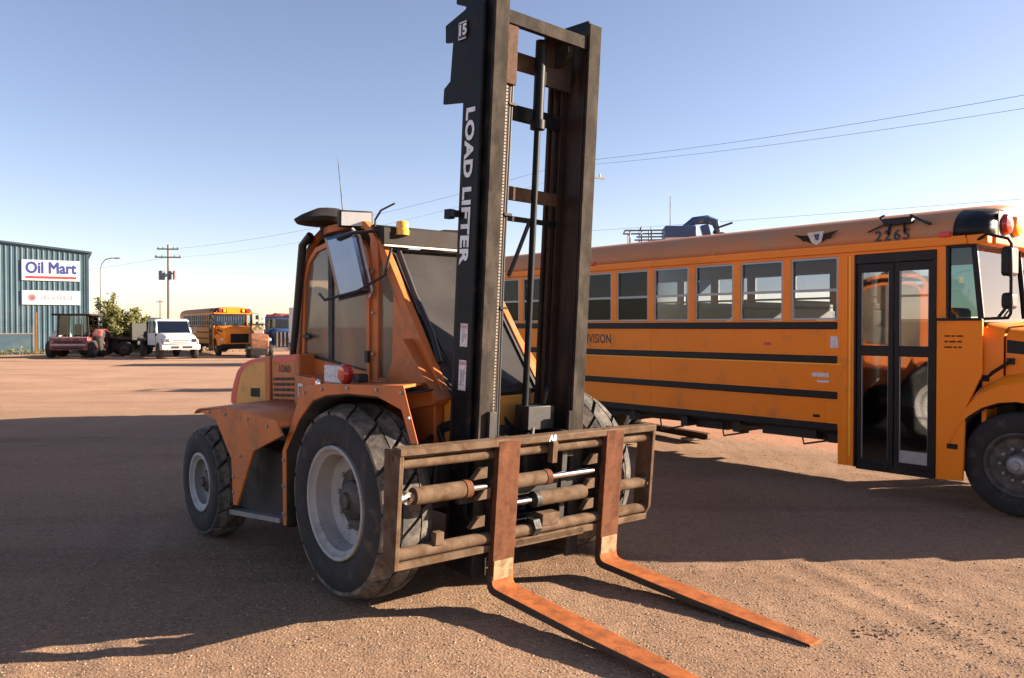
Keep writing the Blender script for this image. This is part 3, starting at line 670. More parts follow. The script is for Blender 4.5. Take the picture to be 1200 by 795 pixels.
# side plates with tabs on the outside of the rails
plate = [(-.365, .40), (-.375, 2.99), (-.603, 3.014), (-.600, 3.112), (-.535, 3.15), (-.520, 3.395), (-.602, 3.408), (-.610, 3.519), (-.40, 3.575), (-.395, 3.590), (-.50, 3.63), (-.50, 3.72), (-.26, 3.72), (-.20, 3.60), (-.18, .40)]
for s in (-1, 1):
    y0 = s * .466; y1 = s * .486
    po = mb_put(MB().prism(plate, 'y', min(y0, y1), max(y0, y1)), 'side_plate', 'black_steel', bevel=.004)
    mb_put(MB().prism([(-.20, .40), (-.165, .40), (-.185, 3.56), (-.22, 3.56)], 'y', min(y1, y1 + s * .018), max(y1, y1 + s * .018)), 'plate_rib', 'black_steel', po, bevel=.004)
    if s < 0:
        tm = text_mesh('lettering', 'LOAD LIFTER', .118, 'white_print', .001, .0050, 'CENTER', 0, 1.0, 1.06)
        xs = [v.co.x for v in tm.vertices]; wid = max(xs) - min(xs)
        L0, L1 = 2.955, 1.975
        tm.transform(Matrix.Diagonal(((L0 - L1) / wid, 1, 1, 1)))
        tm.transform(Matrix.Scale(K, 4))
        put('lettering', tm, po, frame((-.307 * K, (y1 - .003) * K, .5 * (L0 + L1) * K), (-.012, 0, -1), (1, 0, -.012)))['kind'] = 'stuff'
        mb_put(MB().box(-.445, -.365, y1 - .012, y1 - .0005, 3.385, 3.495), 'number_plate', 'black_print', po)
        mb_put(MB().box(-.445, -.365, y1 - .0135, y1 - .0122, 3.385, 3.393).box(-.445, -.365, y1 - .0135, y1 - .0122, 3.487, 3.495).box(-.445, -.440, y1 - .0135, y1 - .0122, 3.393, 3.487), 'plate_border', 'sticker', po)
        nt_ = text_mesh('number', '15', .092, 'white_print', .001, .003); nt_.transform(Matrix.Scale(K, 4))
        put('number', nt_, po, SIDE(-.403 * K, (y1 - .0145) * K, 3.44 * K))
        for z0, z1, m_ in ((1.455, 1.60, 'sticker'), (1.18, 1.37, 'sticker')):
            mb_put(MB().box(-.310, -.235, y1 - .0025, y1 - .0005, z0, z1), 'warning_label', m_, po)
            mb_put(MB().box(-.305, -.240, y1 - .0040, y1 - .0026, z1 - .03, z1 - .01), 'label_band', 'sign_pink', po)
            mb_put(MB().box(-.29, -.275, y1 - .0040, y1 - .0026, z0 + .03, z1 - .06).box(-.265, -.252, y1 - .0040, y1 - .0026, z0 + .05, z1 - .06), 'label_print', 'steel', po)
        mb_put(MB().box(-.42, -.36, y1 - .05, y1, 2.27, 2.31).box(-.47, -.41, y1 - .05, y1 - .01, 2.26, 2.32), 'hose_bracket', 'black_steel', po)
# cross members at the back of the rails, shaded on the right by the right rail
mb_put(MB().box(-.16, -.14, -.345, .345, 3.47, 3.54).box(-.34, -.14, -.345, .345, 3.54, 3.552), 'cross_member', 'mast_face', bevel=.003)
mb_put(MB().box(-.39, -.36, -.345, .345, 3.285, 3.40), 'cross_member', 'rust_bar', bevel=.004)
mb_put(MB().box(-.39, -.36, -.345, .345, 2.955, 3.055), 'cross_member', 'black_steel', bevel=.004)
mb_put(MB().box(-.39, -.36, -.345, .345, 2.428, 2.518), 'cross_member', 'rust_bar', bevel=.004)
mb_put(MB().box(-.38, -.36, -.345, .345, 2.288, 2.323), 'cross_member', 'black_steel', bevel=.003)
mb_put(MB().box(-.30, -.27, .10, .345, 3.20, 3.53), 'sheave_plate', 'mast_inner', bevel=.004)
# lift cylinder in the middle, chain and hoses at the left
mb_put(MB().tube([(-.27, .05, .35), (-.27, .05, 2.98)], .022, 12).tube([(-.27, .05, .35), (-.27, .05, 1.0)], .040, 12).tube([(-.27, .05, 2.93), (-.27, .05, 3.48)], .036, 12).tube([(-.27, .05, 2.90), (-.27, .05, 2.96)], .05, 12), 'lift_cylinder', 'black_steel')
mb_put(MB().lathe([(.085, -.02), (.10, -.02), (.085, -.012), (.085, .012), (.10, .02), (.085, .02)], 20, (-.24, .20, 3.43)), 'chain_sheave', 'mast_face')
mb_put(MB().tube([(-.29, .03, 2.28), (-.33, -.05, 2.02), (-.35, -.08, 1.92)], .014, 8), 'hose', 'hose')
lk = MB()
for k in range(122):
    z = .80 + k * .0205
    lk.box(-.165, -.148, -.346, -.318, z, z + .0135)
mb_put(lk, 'chain', 'chain_light', smooth=0)['kind'] = 'stuff'
mb_put(MB().box(-.176, -.167, -.346, -.312, .8, 3.3), 'chain_backing', 'hose_red')
for yy_, m_, r_, xx_ in ((-.306, 'hose_red', .008, -.16), (-.285, 'hose', .012, -.17), (-.256, 'hose', .010, -.18), (-.270, 'hose_red', .006, -.19)):
    mb_put(MB().tube([(xx_, yy_, .80), (xx_ - .01, yy_ - .004, 2.0), (xx_, yy_, 3.45)], r_, 8), 'hose', m_)
mb_put(MB().box(-.19, -.135, -.345, -.262, 3.10, 3.46), 'hose_guard', 'hose_red', bevel=.004)
for z in (1.7, 2.29, 2.98):
    mb_put(MB().box(-.20, -.15, -.30, -.24, z, z + .016), 'hose_clamp', 'black_steel')
for yy_ in (.318, .330):
    mb_put(MB().tube([(-.40, yy_, .5), (-.40, yy_ - .004, 2.0), (-.40, yy_, 3.4)], .008, 8), 'hose', 'hose_red' if yy_ < .325 else 'hose')
mb_put(MB().box(RX + .001, RX + .022, .30, .36, .72, 1.03), 'rail_stop', 'mast_face', bevel=.004)
mb_put(MB().box(RX + .0005, RX + .03, -.40, -.345, .72, 1.06), 'rail_stop', 'dark_part', bevel=.004)
mb_put(MB().box(-.36, -.18, -.42, .42, .20, .36).box(-.40, -.26, -.30, .30, .60, .74), 'mast_foot', 'black_steel', bevel=.01)
mb_put(MB().box(-.34, -.20, .02, .26, .90, 1.06).tube([(-.30, .10, 1.06), (-.30, .10, 1.16), (-.36, .05, 1.2)], .02, 8).tube([(-.25, .20, 1.06), (-.25, .22, 1.14), (-.3, .28, 1.18)], .018, 8).tube([(-.22, .08, .92), (-.16, .02, .84), (-.2, -.1, .76)], .02, 8), 'valve_block', 'dark_part', bevel=.01)
# tilt cylinders
for yy_ in (-.40, .40):
    mb_put(MB().tube([(-.40, yy_, .95), (-.95, yy_, .75)], .045, 12), 'tilt_cylinder', 'dark_part')
MT = MTC
# ---- carriage
YL, YR = -1.115, 1.09
top_z = .905
mb_put(MB().box(-.085, .0, YL, YR, top_z - .045, top_z), 'carriage_top_bar', 'rust_bar', bevel=.006)
mb_put(MB().box(-.085, -.06, YL, YR, top_z - .09, top_z - .045), 'carriage_top_bar', 'rust_bar', bevel=.004)
mb_put(MB().box(-.09, -.03, YL + .01, YR - .01, .20, .245), 'carriage_bottom_bar', 'rust_bar', bevel=.005)
for s, y in ((-1, YL), (1, YR - .03)):
    pl_ = [(-.17, .88), (-.005, .90), (-.005, .215), (-.06, .205), (-.13, .25)]
    if s > 0: pl_ = [(-.15, .88), (-.005, .90), (-.005, .30), (-.05, .215), (-.10, .215), (-.15, .30)]
    mb_put(MB().prism(pl_, 'y', y, y + .03), 'carriage_end_plate', 'rust_bar' if s < 0 else 'rust_bar', bevel=.004)
for z, r_ in ((.806, .030), (.285, .038)):
    mb_put(MB().tube([(-.06, YL + .02, z), (-.06, YR - .02, z)], r_, 16), 'fork_shaft', 'rust_bar')
# positioner cylinders: barrel, gland and chrome rod
def cyl(y0, y1, yrod, z, r_, gl):
    co = mb_put(MB().tube([(-.06, y0, z), (-.06, y1, z)], r_, 18), 'positioner_cylinder', 'rust_bar', bevel=.004)
    d = 1 if yrod > y1 else -1
    e_ = y1 if d > 0 else y0
    mb_put(MB().tube([(-.06, e_ - .02 * d, z), (-.06, e_ + .025 * d, z)], r_ * 1.08, 18), 'gland', gl, co)
    mb_put(MB().tube([(-.06, e_, z), (-.06, yrod, z)], r_ * .45, 14), 'rod', 'chrome', co)
    return co
cyl(-.98, -.60, -.45, .611, .052, 'fork_steel')
cyl(-.40, .06, .50, .615, .047, 'fork_steel')
cyl(-.02, .42, -.22, .478, .050, 'dark_part')
cyl(.76, 1.03, .60, .475, .040, 'rust_bar')
for y, z in ((-1.02, .608), (1.045, .475)):
    mb_put(MB().tube([(-.06, y - .05, z), (-.06, y + .04, z)], .028, 10).lathe([(.0, -.02), (.036, -.02), (.036, .02), (0, .02)], 14, (-.06, y, z), 'x'), 'pin', 'steel')
    mb_put(MB().tube([(-.10, y, z), (-.012, y, z)], .012, 8), 'pin', 'hose_red')
# block, nut and lugs of the lower centre, backing frames
mb_put(MB().lathe([(.0, -.03), (.062, -.03), (.062, .03), (0, .03)], 6, (-.06, -.03, .30)), 'lock_nut', 'dark_part', bevel=.004)
mb_put(MB().box(-.10, -.02, .015, .17, .30, .38).box(-.10, -.03, -.20, .42, .19, .24), 'shaft_block', 'rust_bar', bevel=.006)
mb_put(MB().box(-.07, -.02, -.83, -.77, .31, .385), 'lug', 'rust_bar', bevel=.004)
mb_put(MB().box(-.035, .012, .04, .085, .72, .86), 'lug', 'rust_bar', bevel=.004)
for y in (-.33, .24):
    mb_put(MB().box(-.30, -.10, y, y + .05, .30, .90), 'carriage_upright', 'dark_part', bevel=.006)
for z in (.26, .54, .84):
    mb_put(MB().box(-.16, -.115, -.60, .60, z - .04, z + .04), 'carriage_beam', 'dark_part', bevel=.006)
for y, z in ((-.52, .70), (-.52, .40), (-.48, .57), (.46, .70), (.44, .53), (.44, .39)):
    mb_put(MB().prism([(y - .05, z - .035), (y + .06, z - .03), (y + .06, z + .04), (y + .01, z + .03)], 'x', -.075, -.03), 'stop_lug', 'rust_bar', bevel=.004)
mk = text_mesh('paint_mark', 'A8', .055, 'white_print', .001, .002); mk.transform(Matrix.Scale(K, 4))
put('paint_mark', mk, fk, MT @ frame((.0015 * K, .045 * K, .882 * K), (0, 1, 0), (0, 0, 1)))
# ---- forks
def fork(yc, tilt_out):
    wb_, th = .175, .045
    shank = MB(); hw = wb_ / 2
    shank.prism([(-.045, .955 - .045), (.002, .895), (.002, .06), (-.045, .06)], 'y', yc - hw, yc + hw)
    sh = mb_put(shank, 'fork_shank', 'fork_steel', bevel=.004)
    # flank of the hook plate behind the shank
    mb_put(MB().prism([(-.14, .90), (-.045, .90), (-.045, .66), (-.09, .62), (-.045, .40), (-.045, .20), (-.13, .20), (-.14, .34), (-.10, .45), (-.14, .60)], 'y', yc - hw + .005, yc - hw + .04)
           .prism([(-.14, .90), (-.045, .90), (-.045, .66), (-.09, .62), (-.045, .40), (-.045, .20), (-.13, .20), (-.14, .34), (-.10, .45), (-.14, .60)], 'y', yc + hw - .04, yc + hw - .005), 'fork_hook', 'dark_part', sh, bevel=.003)
    # heel bend then blade
    path_o = [(-.045, .06), (-.045, .00), (-.038, -.03), (-.018, -.05), (.02, -.060), (.10, -.060)]
    path_i = [(.002, .06), (.003, .03), (.008, .008), (.02, -.006), (.045, -.013), (.10, -.014)]
    L_end = 1.585
    path_o += [(.8, -.058), (L_end, -.026)]; path_i += [(.8, -.016), (L_end - .01, -.014)]
    top = []; bl = MB()
    def wl(x): return 1.0 if x < L_end - .35 else 1.0 - .30 * (x - (L_end - .35)) / .35
    r0 = [(x, yc + tilt_out * x - hw * wl(x), z) for x, z in path_i]; r1 = [(x, yc + tilt_out * x + hw * wl(x), z) for x, z in path_i]
    r2 = [(x, yc + tilt_out * x + hw * wl(x), z) for x, z in path_o]; r3 = [(x, yc + tilt_out * x - hw * wl(x), z) for x, z in path_o]
    k = len(path_i); vs = r0 + r1 + r2 + r3; fs = []
    for i in range(k - 1):
        for a_ in range(4):
            b_ = (a_ + 1) % 4; fs.append((a_ * k + i, b_ * k + i, b_ * k + i + 1, a_ * k + i + 1))
    fs += [(0, 3 * k, 2 * k, k), (k - 1, 2 * k - 1, 3 * k - 1, 4 * k - 1)]
    bl.add(vs, fs)
    blade = mb_put(bl, 'fork_blade', 'fork_rust', bevel=.004)
    blade.data.materials.append(M['fork_edge'])
    for p in blade.data.polygons:
        if abs(p.normal.y) > .6 or p.normal.z < -.5: p.material_index = 1
    mb_put(MB().box(.0025, .006, yc - hw + .01, yc + hw - .01, .03, .15), 'lit_bare_patch', 'lit_bare_steel', sh)  # rubbed heel patch, painted as if lit yellow by the sun
fork(-.318, -.015)
fork(.648, -.020)

# ------------------------------------------------------------------ school bus
BUS = (4.6997, 7.4607, 0.0)
BW = 2.40; XR = -11.0
def W2(k): return (-2.322 - .674 * k, -1.754 - .674 * k)            # window openings, counted from the door backwards
NWIN = 12
ZS, ZT = 1.875, 2.570
roof_sec = []
for i in range(25):
    t = math.pi * i / 24
    cx, cz = math.cos(t), math.sin(t)
    roof_sec.append((BW / 2 - (BW / 2) * math.copysign(abs(cx) ** .72, cx), 2.69 + .37 * abs(cz) ** .80))
def school_bus(loc, ang, label, full=True):
    b = empty('school_bus', loc, heading(ang), label, 'bus', 'yellow school buses parked in the yard')
    # lower side panels
    right = [(XR, .66), (-1.745, .66), (-1.745, .29), (-1.565, .29), (-1.565, 1.872), (XR, 1.872)]
    right_f = [(-.718, .275), (-.465, .29), (-.445, 1.0), (-.30, 1.35), (-.30, 1.872), (-.718, 1.872)]
    left = [(XR, .66), (-.9, .66), (-.9, .29), (-.465, .29), (-.445, 1.0), (-.30, 1.35), (-.30, 1.872), (XR, 1.872)]
    def arch_cut(poly):     # wheel cut-out over the rear axle
        xs = [(-6.90 + .60 * math.cos(t), .66 + max(0, .50 * math.sin(t) + .0)) for t in np.linspace(0, math.pi, 11)]
        return [poly[0]] + xs[::-1] + poly[1:]
    MB().prism(arch_cut(right), 'y', 0, .04).build('side_panel', 'bus_orange', b, bevel=.004)
    MB().prism(right_f, 'y', 0, .04).build('front_side_panel', 'bus_orange', b, bevel=.006)
    MB().prism(arch_cut(left), 'y', BW - .04, BW).build('side_panel', 'bus_orange', b, bevel=.004)
    # pillars, header
    for y0, y1 in ((0.002, .05), (BW - .05, BW - .002)):
        edges = [XR] + [e for k in range(NWIN - 1, -1, -1) for e in W2(k)]
        edges += [-1.565] if y0 < 1 else [-1.55]
        for a_, c_ in zip(edges[0::2], edges[1::2]):
            MB().box(a_, c_, y0, y1, ZS - .004, ZT + .004).build('window_pillar', 'bus_orange', b, bevel=.004)
        MB().box(XR, -.46, y0, y1, ZT + .003, 2.70).build('header_panel', 'bus_orange', b)
        if y0 < 1: MB().box(-.722, -.628, y0, y1, ZS - .004, ZT + .004).build('window_pillar', 'bus_orange', b, bevel=.004)
        else: MB().box(-.80, -.628, y0, y1, ZS - .004, ZT + .004).build('window_pillar', 'bus_orange', b, bevel=.004)
    # drip rail
    MB().prism([(-.028, 2.605), (.0, 2.60), (.0, 2.66), (-.014, 2.66)], 'x', XR, -.44).build('drip_rail', 'bus_orange', b)
    MB().prism([(BW + .028, 2.605), (BW, 2.60), (BW, 2.66), (BW + .014, 2.66)], 'x', XR, -.44).build('drip_rail', 'bus_orange', b)
    # roof
    def sec(x, k=1.0, dz=0): return [(x, BW / 2 + (y - BW / 2) * k, 2.69 + (z - 2.69) * k + dz) for y, z in roof_sec]
    rf_o = MB().loft([sec(XR - .02, .86, -.02), sec(XR, .95), sec(XR + .18), sec(-.60), sec(-.42, .99), sec(-.30, .95), sec(-.235, .88)])
    ro = rf_o.build('roof', 'bus_roof', b, solid=.025, smooth=50)
    MB().loft([sec(XR + .05, .965, -.012), sec(-.55, .965, -.012)]).build('ceiling', 'interior', b, smooth=50)
    for xx in (-3.4, -5.42, -7.44, -9.3):
        MB().loft([sec(xx - .015, 1.0015), sec(xx + .015, 1.0015)]).build('roof_seam', 'bus_roof', ro, smooth=50)
    # front cap face above the windscreen
    cap = [(y, z) for (x, y, z) in sec(0, .88)] + [(BW - .14, 2.60), (.14, 2.60)]
    MB().prism(cap, 'x', -.275, -.236).build('front_cap', 'bus_orange', b, bevel=.01)
    MB().box(-.45, -.26, .0, BW, 2.598, 2.69).build('windscreen_header', 'bus_orange', b, bevel=.01)
    for yc_, m_ in ((.36, 'red_lens'), (.62, 'amber'), (BW - .36, 'red_lens'), (BW - .62, 'amber')):
        MB().lathe([(.105, 0), (.105, .02), (.09, .05), (.04, .068), (0, .07)], 20, (-.236, yc_, 2.80), 'x').build('warning_lamp', m_, b)
        if m_ == 'red_lens':
            s_ = 1 if yc_ < 1 else -1
            MB().box(-.2362, -.2300, min(yc_ - s_ * .17, yc_ + s_ * .42), max(yc_ - s_ * .17, yc_ + s_ * .42), 2.675, 2.92).build('lamp_backing', 'bus_black', b)
    # black surround that wraps the side of the cap
    for s_ in (0, 1):
        seg = 7
        def wrap(x, k): 
            pts = sec(x, k)[:seg] if s_ == 0 else sec(x, k)[-seg:]
            return pts
        MB().loft([wrap(-.57, 1.006), wrap(-.42, .997), wrap(-.30, .958), wrap(-.24, .892)]).build('lamp_hood', 'bus_black', b, solid=.004)
    # roof clearance lamps
    lm = MB().lathe([(.0, -.0), (.05, 0), (.045, .02), (.02, .03), (0, .031)], 12, (0, 0, 0), 'y')
    for xx in (-.64, -5.48):
        MB().box(xx - .05, xx + .05, -.022, .01, 2.685, 2.735).build('marker_lamp', 'red', b, bevel=.008)
    # rear, floor, front bulkhead
    MB().box(XR - .03, XR + .01, .02, BW - .02, .62, 2.72).build('rear_wall', 'bus_orange', b)
    MB().box(XR, -.48, .04, BW - .04, .97, 1.0).build('floor', 'interior', b)
    MB().box(XR, -1.75, .12, BW - .12, .60, .97).build('underframe', 'dark_part', b, bevel=.02)
    MB().box(-.34, -.30, .12, BW - .12, .60, 1.80).build('firewall', 'bus_orange', b)
    for y0, y1 in ((.042, .05), (BW - .05, BW - .042)):
        MB().box(XR, -1.60, y0, y1, 1.0, 1.86).build('inner_panel', 'interior', b)
    # rub rails
    for z, h_, xe in ((1.812, .080, -1.755), (1.437, .080, -1.755), (1.043, .080, -1.750), (.690, .082, -1.748)):
        MB().box(XR + .05, xe, -.018, .001, z - h_ / 2, z + h_ / 2).build('rub_rail', 'bus_black', b, bevel=.008)
        if z > .8: MB().box(XR + .05, -.5, BW - .001, BW + .018, z - h_ / 2, z + h_ / 2).build('rub_rail', 'bus_black', b, bevel=.008)
    MB().box(-.722, -.30, -.012, .001, 1.858, 1.885).build('belt_line', 'bus_black', b, bevel=.003)
    # windows: frame and two sashes each
    x0, x1 = W2(0); wd = x1 - x0
    fm = MB(); fm.box(0, wd, .010, .045, 0, .022).box(0, wd, .010, .045, ZT - ZS - .022, ZT - ZS).box(0, .020, .010, .045, .022, ZT - ZS - .022).box(wd - .020, wd, .010, .045, .022, ZT - ZS - .022).box(.020, wd - .020, .014, .045, .315, .345)
    fme = fm.mesh('frame', 'alu', 0)
    gl_ = MB().box(.020, wd - .020, .026, .031, .022, .315).mesh('pane', 'bus_glass', 0)
    gu_ = MB().box(.020, wd - .020, .034, .039, .345, ZT - ZS - .022).mesh('pane', 'tint_glass', 0)
    gu2 = gu_.copy(); gu2.materials.clear(); gu2.materials.append(M['bus_glass'])
    for k in range(NWIN):
        a_ = W2(k)[0]
        for mt in (Matrix.Translation((a_, 0, ZS)), Matrix.Translation((a_, BW - .055, ZS))):
            f_ = put('window', fme, b, mt); put('pane', gl_, f_); put('pane', gu_ if mt.translation.y < 1 else gu2, f_)
    # seats
    sm = MB(); sm.box(-.10, 0, 0, .96, 1.42, 2.02); sm.box(-.09, -.01, .05, .91, 2.02, 2.11); sm.box(0, .42, 0, .96, 1.38, 1.48); sm.box(.05, .12, .1, .14, 1.0, 1.38); sm.box(.05, .12, .82, .86, 1.0, 1.38)
    sme = sm.mesh('seat', 'seat', 0)
    for k in range(12):
        for y in (.07, BW - 1.03): put('seat', sme, b, Matrix.Translation((-2.35 - .66 * k, y, 0)), bevel=.035)
    ds = MB(); ds.box(-1.22, -1.10, 1.45, 1.95, 1.4, 2.02); ds.box(-1.12, -.68, 1.45, 1.95, 1.36, 1.48); ds.box(-1.05, -.85, 1.6, 1.8, 1.0, 1.36); ds.build('driver_seat', 'seat', b, bevel=.04)
    MB().tube([(-.42 + .05 * math.sin(t), 1.7 + .22 * math.cos(t), 1.72 + .20 * math.sin(t)) for t in np.linspace(0, 6.283, 20)], .015, 6).tube([(-.42, 1.7, 1.72), (-.34, 1.7, 1.3)], .025, 8).build('steering_wheel', 'dark_part', b)
    MB().box(-1.72, -1.60, .06, 1.0, 1.0, 1.80).build('stanchion_panel', 'interior', b, bevel=.01)
    MB().box(-.50, -.34, .10, BW - .1, 1.40, 1.78).build('dashboard', 'dark_part', b, bevel=.03)
    MB().tube([(-1.66, .12, 1.0), (-1.66, .12, 2.6)], .016, 8).tube([(-1.66, 1.0, 1.0), (-1.66, 1.0, 2.6)], .016, 8).tube([(-.78, .18, .60), (-.9, .30, 1.5), (-.95, .5, 1.9)], .014, 8).build('grab_rail', 'alu', b)
    # step well behind the door
    sw = MB(); sw.box(-1.56, -.72, .05, .95, .28, .30); sw.box(-1.56, -.72, .38, .95, .30, .56); sw.box(-1.56, -.72, .68, .95, .56, .80); sw.box(-1.56, -.72, .93, .96, .28, .99)
    sw.box(-1.60, -1.566, .04, .95, .28, .98); sw.box(-.718, -.69, .04, .95, .28, .98); sw.build('step_well', 'dark_part', b)
    # entrance door: surround, two leaves
    fr = MB(); fr.box(-1.563, -1.540, -.012, .05, .30, 2.568).box(-.743, -.720, -.012, .05, .28, 2.568).box(-1.540, -.743, -.012, .05, 2.47, 2.568).box(-1.540, -.743, .0, .05, .27, .335)
    fr.build('door_frame', 'bus_black', b, bevel=.005)
    for xa, xb in ((-1.538, -1.147), (-1.137, -.745)):
        d = MB(); z0, z1 = .337, 2.466; q = .050
        d.box(xa, xa + q, .004, .036, z0, z1).box(xb - q, xb, .004, .036, z0, z1).box(xa + q, xb - q, .004, .036, z1 - .09, z1).box(xa + q, xb - q, .004, .036, z0, z0 + .055).box(xa + q, xb - q, .004, .036, 1.49, 1.60)
        d = d.build('door', 'bus_black', b, bevel=.005)
        MB().box(xa + q, xb - q, .018, .023, 1.60, z1 - .09).build('pane', 'door_glass', d, smooth=0)
        MB().box(xa + q, xb - q, .018, .023, z0 + .055, 1.49).build('pane', 'door_glass', d, smooth=0)
        MB().box(xa + q, xa + q + .008, .008, .032, z0 + .055, z1 - .09).box(xb - q - .008, xb - q, .008, .032, z0 + .055, z1 - .09).build('rubber_seal', 'alu', d)
    MB().box(-1.10, -.80, .055, .16, .31, .36).build('step_tread', 'alu', b, bevel=.01)
    MB().box(-1.085, -.797, .010, .0165, .393, .52).build('kick_panel', 'alu', b, bevel=.002)
    # corner window and windscreen
    MB().prism([(-.60, 1.95), (-.56, 1.895), (-.34, 1.895), (-.40, 2.585), (-.60, 2.585)], 'y', .020, .026).build('corner_window', 'corner_glass', b, smooth=0)
    MB().prism([(-.60, 1.95), (-.56, 1.895), (-.34, 1.895), (-.40, 2.585), (-.60, 2.585)], 'y', BW - .026, BW - .020).build('corner_window', 'corner_glass', b, smooth=0)
    for y0, y1 in ((-.004, .05), (BW - .05, BW + .004)):
        pm = MB(); pm.bar((-.385, (y0 + y1) / 2, 2.60), (-.315, (y0 + y1) / 2, 1.88), y1 - y0, .034, (0, 1, 0)); pm.box(-.628, -.598, y0, y1, 1.90, 2.60); pm.box(-.628, -.38, y0, y1, 2.572, 2.60); pm.bar((-.628, (y0 + y1) / 2, 1.945), (-.56, (y0 + y1) / 2, 1.885), y1 - y0, .028, (0, 1, 0))
        pm.build('corner_window_seal', 'bus_black', b, bevel=.006)
    qs = [(-.385, .05, 2.60), (-.315, .05, 1.86), (-.315, BW - .05, 1.86), (-.385, BW - .05, 2.60)]
    ws_ = MB().add(qs + [(x - .006, y, z) for x, y, z in qs], [(0, 1, 2, 3), (7, 6, 5, 4), (0, 4, 5, 1), (1, 5, 6, 2), (2, 6, 7, 3), (3, 7, 4, 0)]).build('windscreen', 'clear_glass', b, smooth=0)
    sl_ = MB(); sl_.bar((-.385, BW / 2, 2.6), (-.315, BW / 2, 1.86), .05, .02, (0, 1, 0)); sl_.box(-.33, -.30, .05, BW - .05, 1.845, 1.88); sl_.box(-.40, -.37, .05, BW - .05, 2.58, 2.60); sl_.build('windscreen_seal', 'bus_black', ws_)
    MB().bar((-.290, .55, 1.90), (-.305, .90, 2.05), .02, .02).bar((-.290, 1.5, 1.90), (-.305, 1.95, 2.05), .02, .02).build('wiper_arm', 'bus_black', ws_)
    # cowl, bonnet, fenders
    def hsec(x, w0, zt, zb, k=.12):
        y0, y1 = BW / 2 - w0, BW / 2 + w0
        return [(x, y0, zb), (x, y0 - .0, (zb + zt) / 2), (x, y0, zt - k), (x, y0 + k * .35, zt - k * .3), (x, y0 + k, zt), (x, BW / 2, zt + .03), (x, y1 - k, zt), (x, y1 - k * .35, zt - k * .3), (x, y1, zt - k), (x, y1, (zb + zt) / 2), (x, y1, zb)]
    MB().loft([hsec(-.32, 1.10, 1.84, 1.22), hsec(-.16, 1.06, 1.80, 1.22)]).build('cowl', 'bus_orange', b, smooth=40)
    hd = MB().loft([hsec(-.150, 1.03, 1.785, 1.20), hsec(.40, .98, 1.725, 1.20), hsec(.90, .93, 1.64, 1.05), hsec(1.12, .90, 1.55, .75), hsec(1.17, .86, 1.42, .70)])
    hd.add(hsec(1.17, .86, 1.42, .70), [tuple(range(11))])
    ho = hd.build('hood', 'bus_orange', b, smooth=40)
    for s_ in (-1, 1):
        yq = lambda x: BW / 2 + s_ * (1.03 - (x + .15) * .09 + .004)
        MB().add([(-.14, yq(-.14), 1.55), (.85, yq(.85), 1.46), (.85, yq(.85), 1.545), (-.14, yq(-.14), 1.675),
                  (-.14, yq(-.14) - s_ * .05, 1.55), (.85, yq(.85) - s_ * .05, 1.46), (.85, yq(.85) - s_ * .05, 1.545), (-.14, yq(-.14) - s_ * .05, 1.675)], [(0, 1, 2, 3), (7, 6, 5, 4), (0, 4, 5, 1), (1, 5, 6, 2), (2, 6, 7, 3), (3, 7, 4, 0)]).build('hood_side_panel', 'bus_black', ho)
        MB().tube([(-.30, BW / 2 + s_ * 1.075, 1.30), (-.24, BW / 2 + s_ * 1.09, 1.36), (-.10, BW / 2 + s_ * 1.06, 1.47)], .016, 8).box(-.33, -.27, BW / 2 + s_ * 1.085 - .015, BW / 2 + s_ * 1.085 + .015, 1.27, 1.33).box(-.13, -.07, BW / 2 + s_ * 1.05 - .015, BW / 2 + s_ * 1.05 + .015, 1.44, 1.50).build('hood_latch', 'bus_black', b)
    MB().box(-.62, -.14, .40, BW - .40, .45, 1.26).box(-.14, 1.10, .55, BW - .55, .50, 1.24).build('engine_bay', 'dark_part', b)
    gr = MB().box(1.17, 1.185, BW / 2 - .55, BW / 2 + .55, .80, 1.36).build('grille', 'bus_black', b, bevel=.01)
    MB().box(1.10, 1.30, .06, BW - .06, .42, .72).build('bumper', 'bus_black', b, bevel=.03)
    for s_ in (-1, 1):
        yo = BW / 2 + s_ * 1.205; yi = BW / 2 + s_ * .90; ym = BW / 2 + s_ * 1.13
        up = [(-.585, .66), (-.565, .80), (-.48, .98), (-.34, 1.15), (-.16, 1.255), (.05, 1.30), (.35, 1.30), (.65, 1.24), (.92, 1.10), (1.08, .90), (1.12, .66)]
        lo = [(.0 + .60 * math.cos(t), .50 + .60 * math.sin(t)) for t in np.linspace(math.pi - .28, .28, 11)]
        fe = MB().loft([[(x, yi, z + (.10 if 0 < i < 10 else 0)) for i, (x, z) in enumerate(up)], [(x, ym, z + .05 * (0 < i < 10)) for i, (x, z) in enumerate(up)], [(x * .99, yo, z - .02) for x, z in up], [(x, yo + s_ * .004, z) for x, z in lo], [(x, yo - s_ * .06, z + .0) for x, z in lo]])
        fo = fe.build('front_fender', 'bus_orange', b, smooth=45)
        MB().loft([[(x * 1.001, yo - s_ * .012, z) for x, z in lo], [(x * .97, yi, z - .01) for x, z in lo]]).build('wheel_liner', 'dark_part', fo, solid=.01)
        hl = MB().lathe([(.10, 0), (.09, .03), (0, .05)], 16, (1.10, BW / 2 + s_ * 1.02, 1.0), 'x').build('headlight', 'white', b)
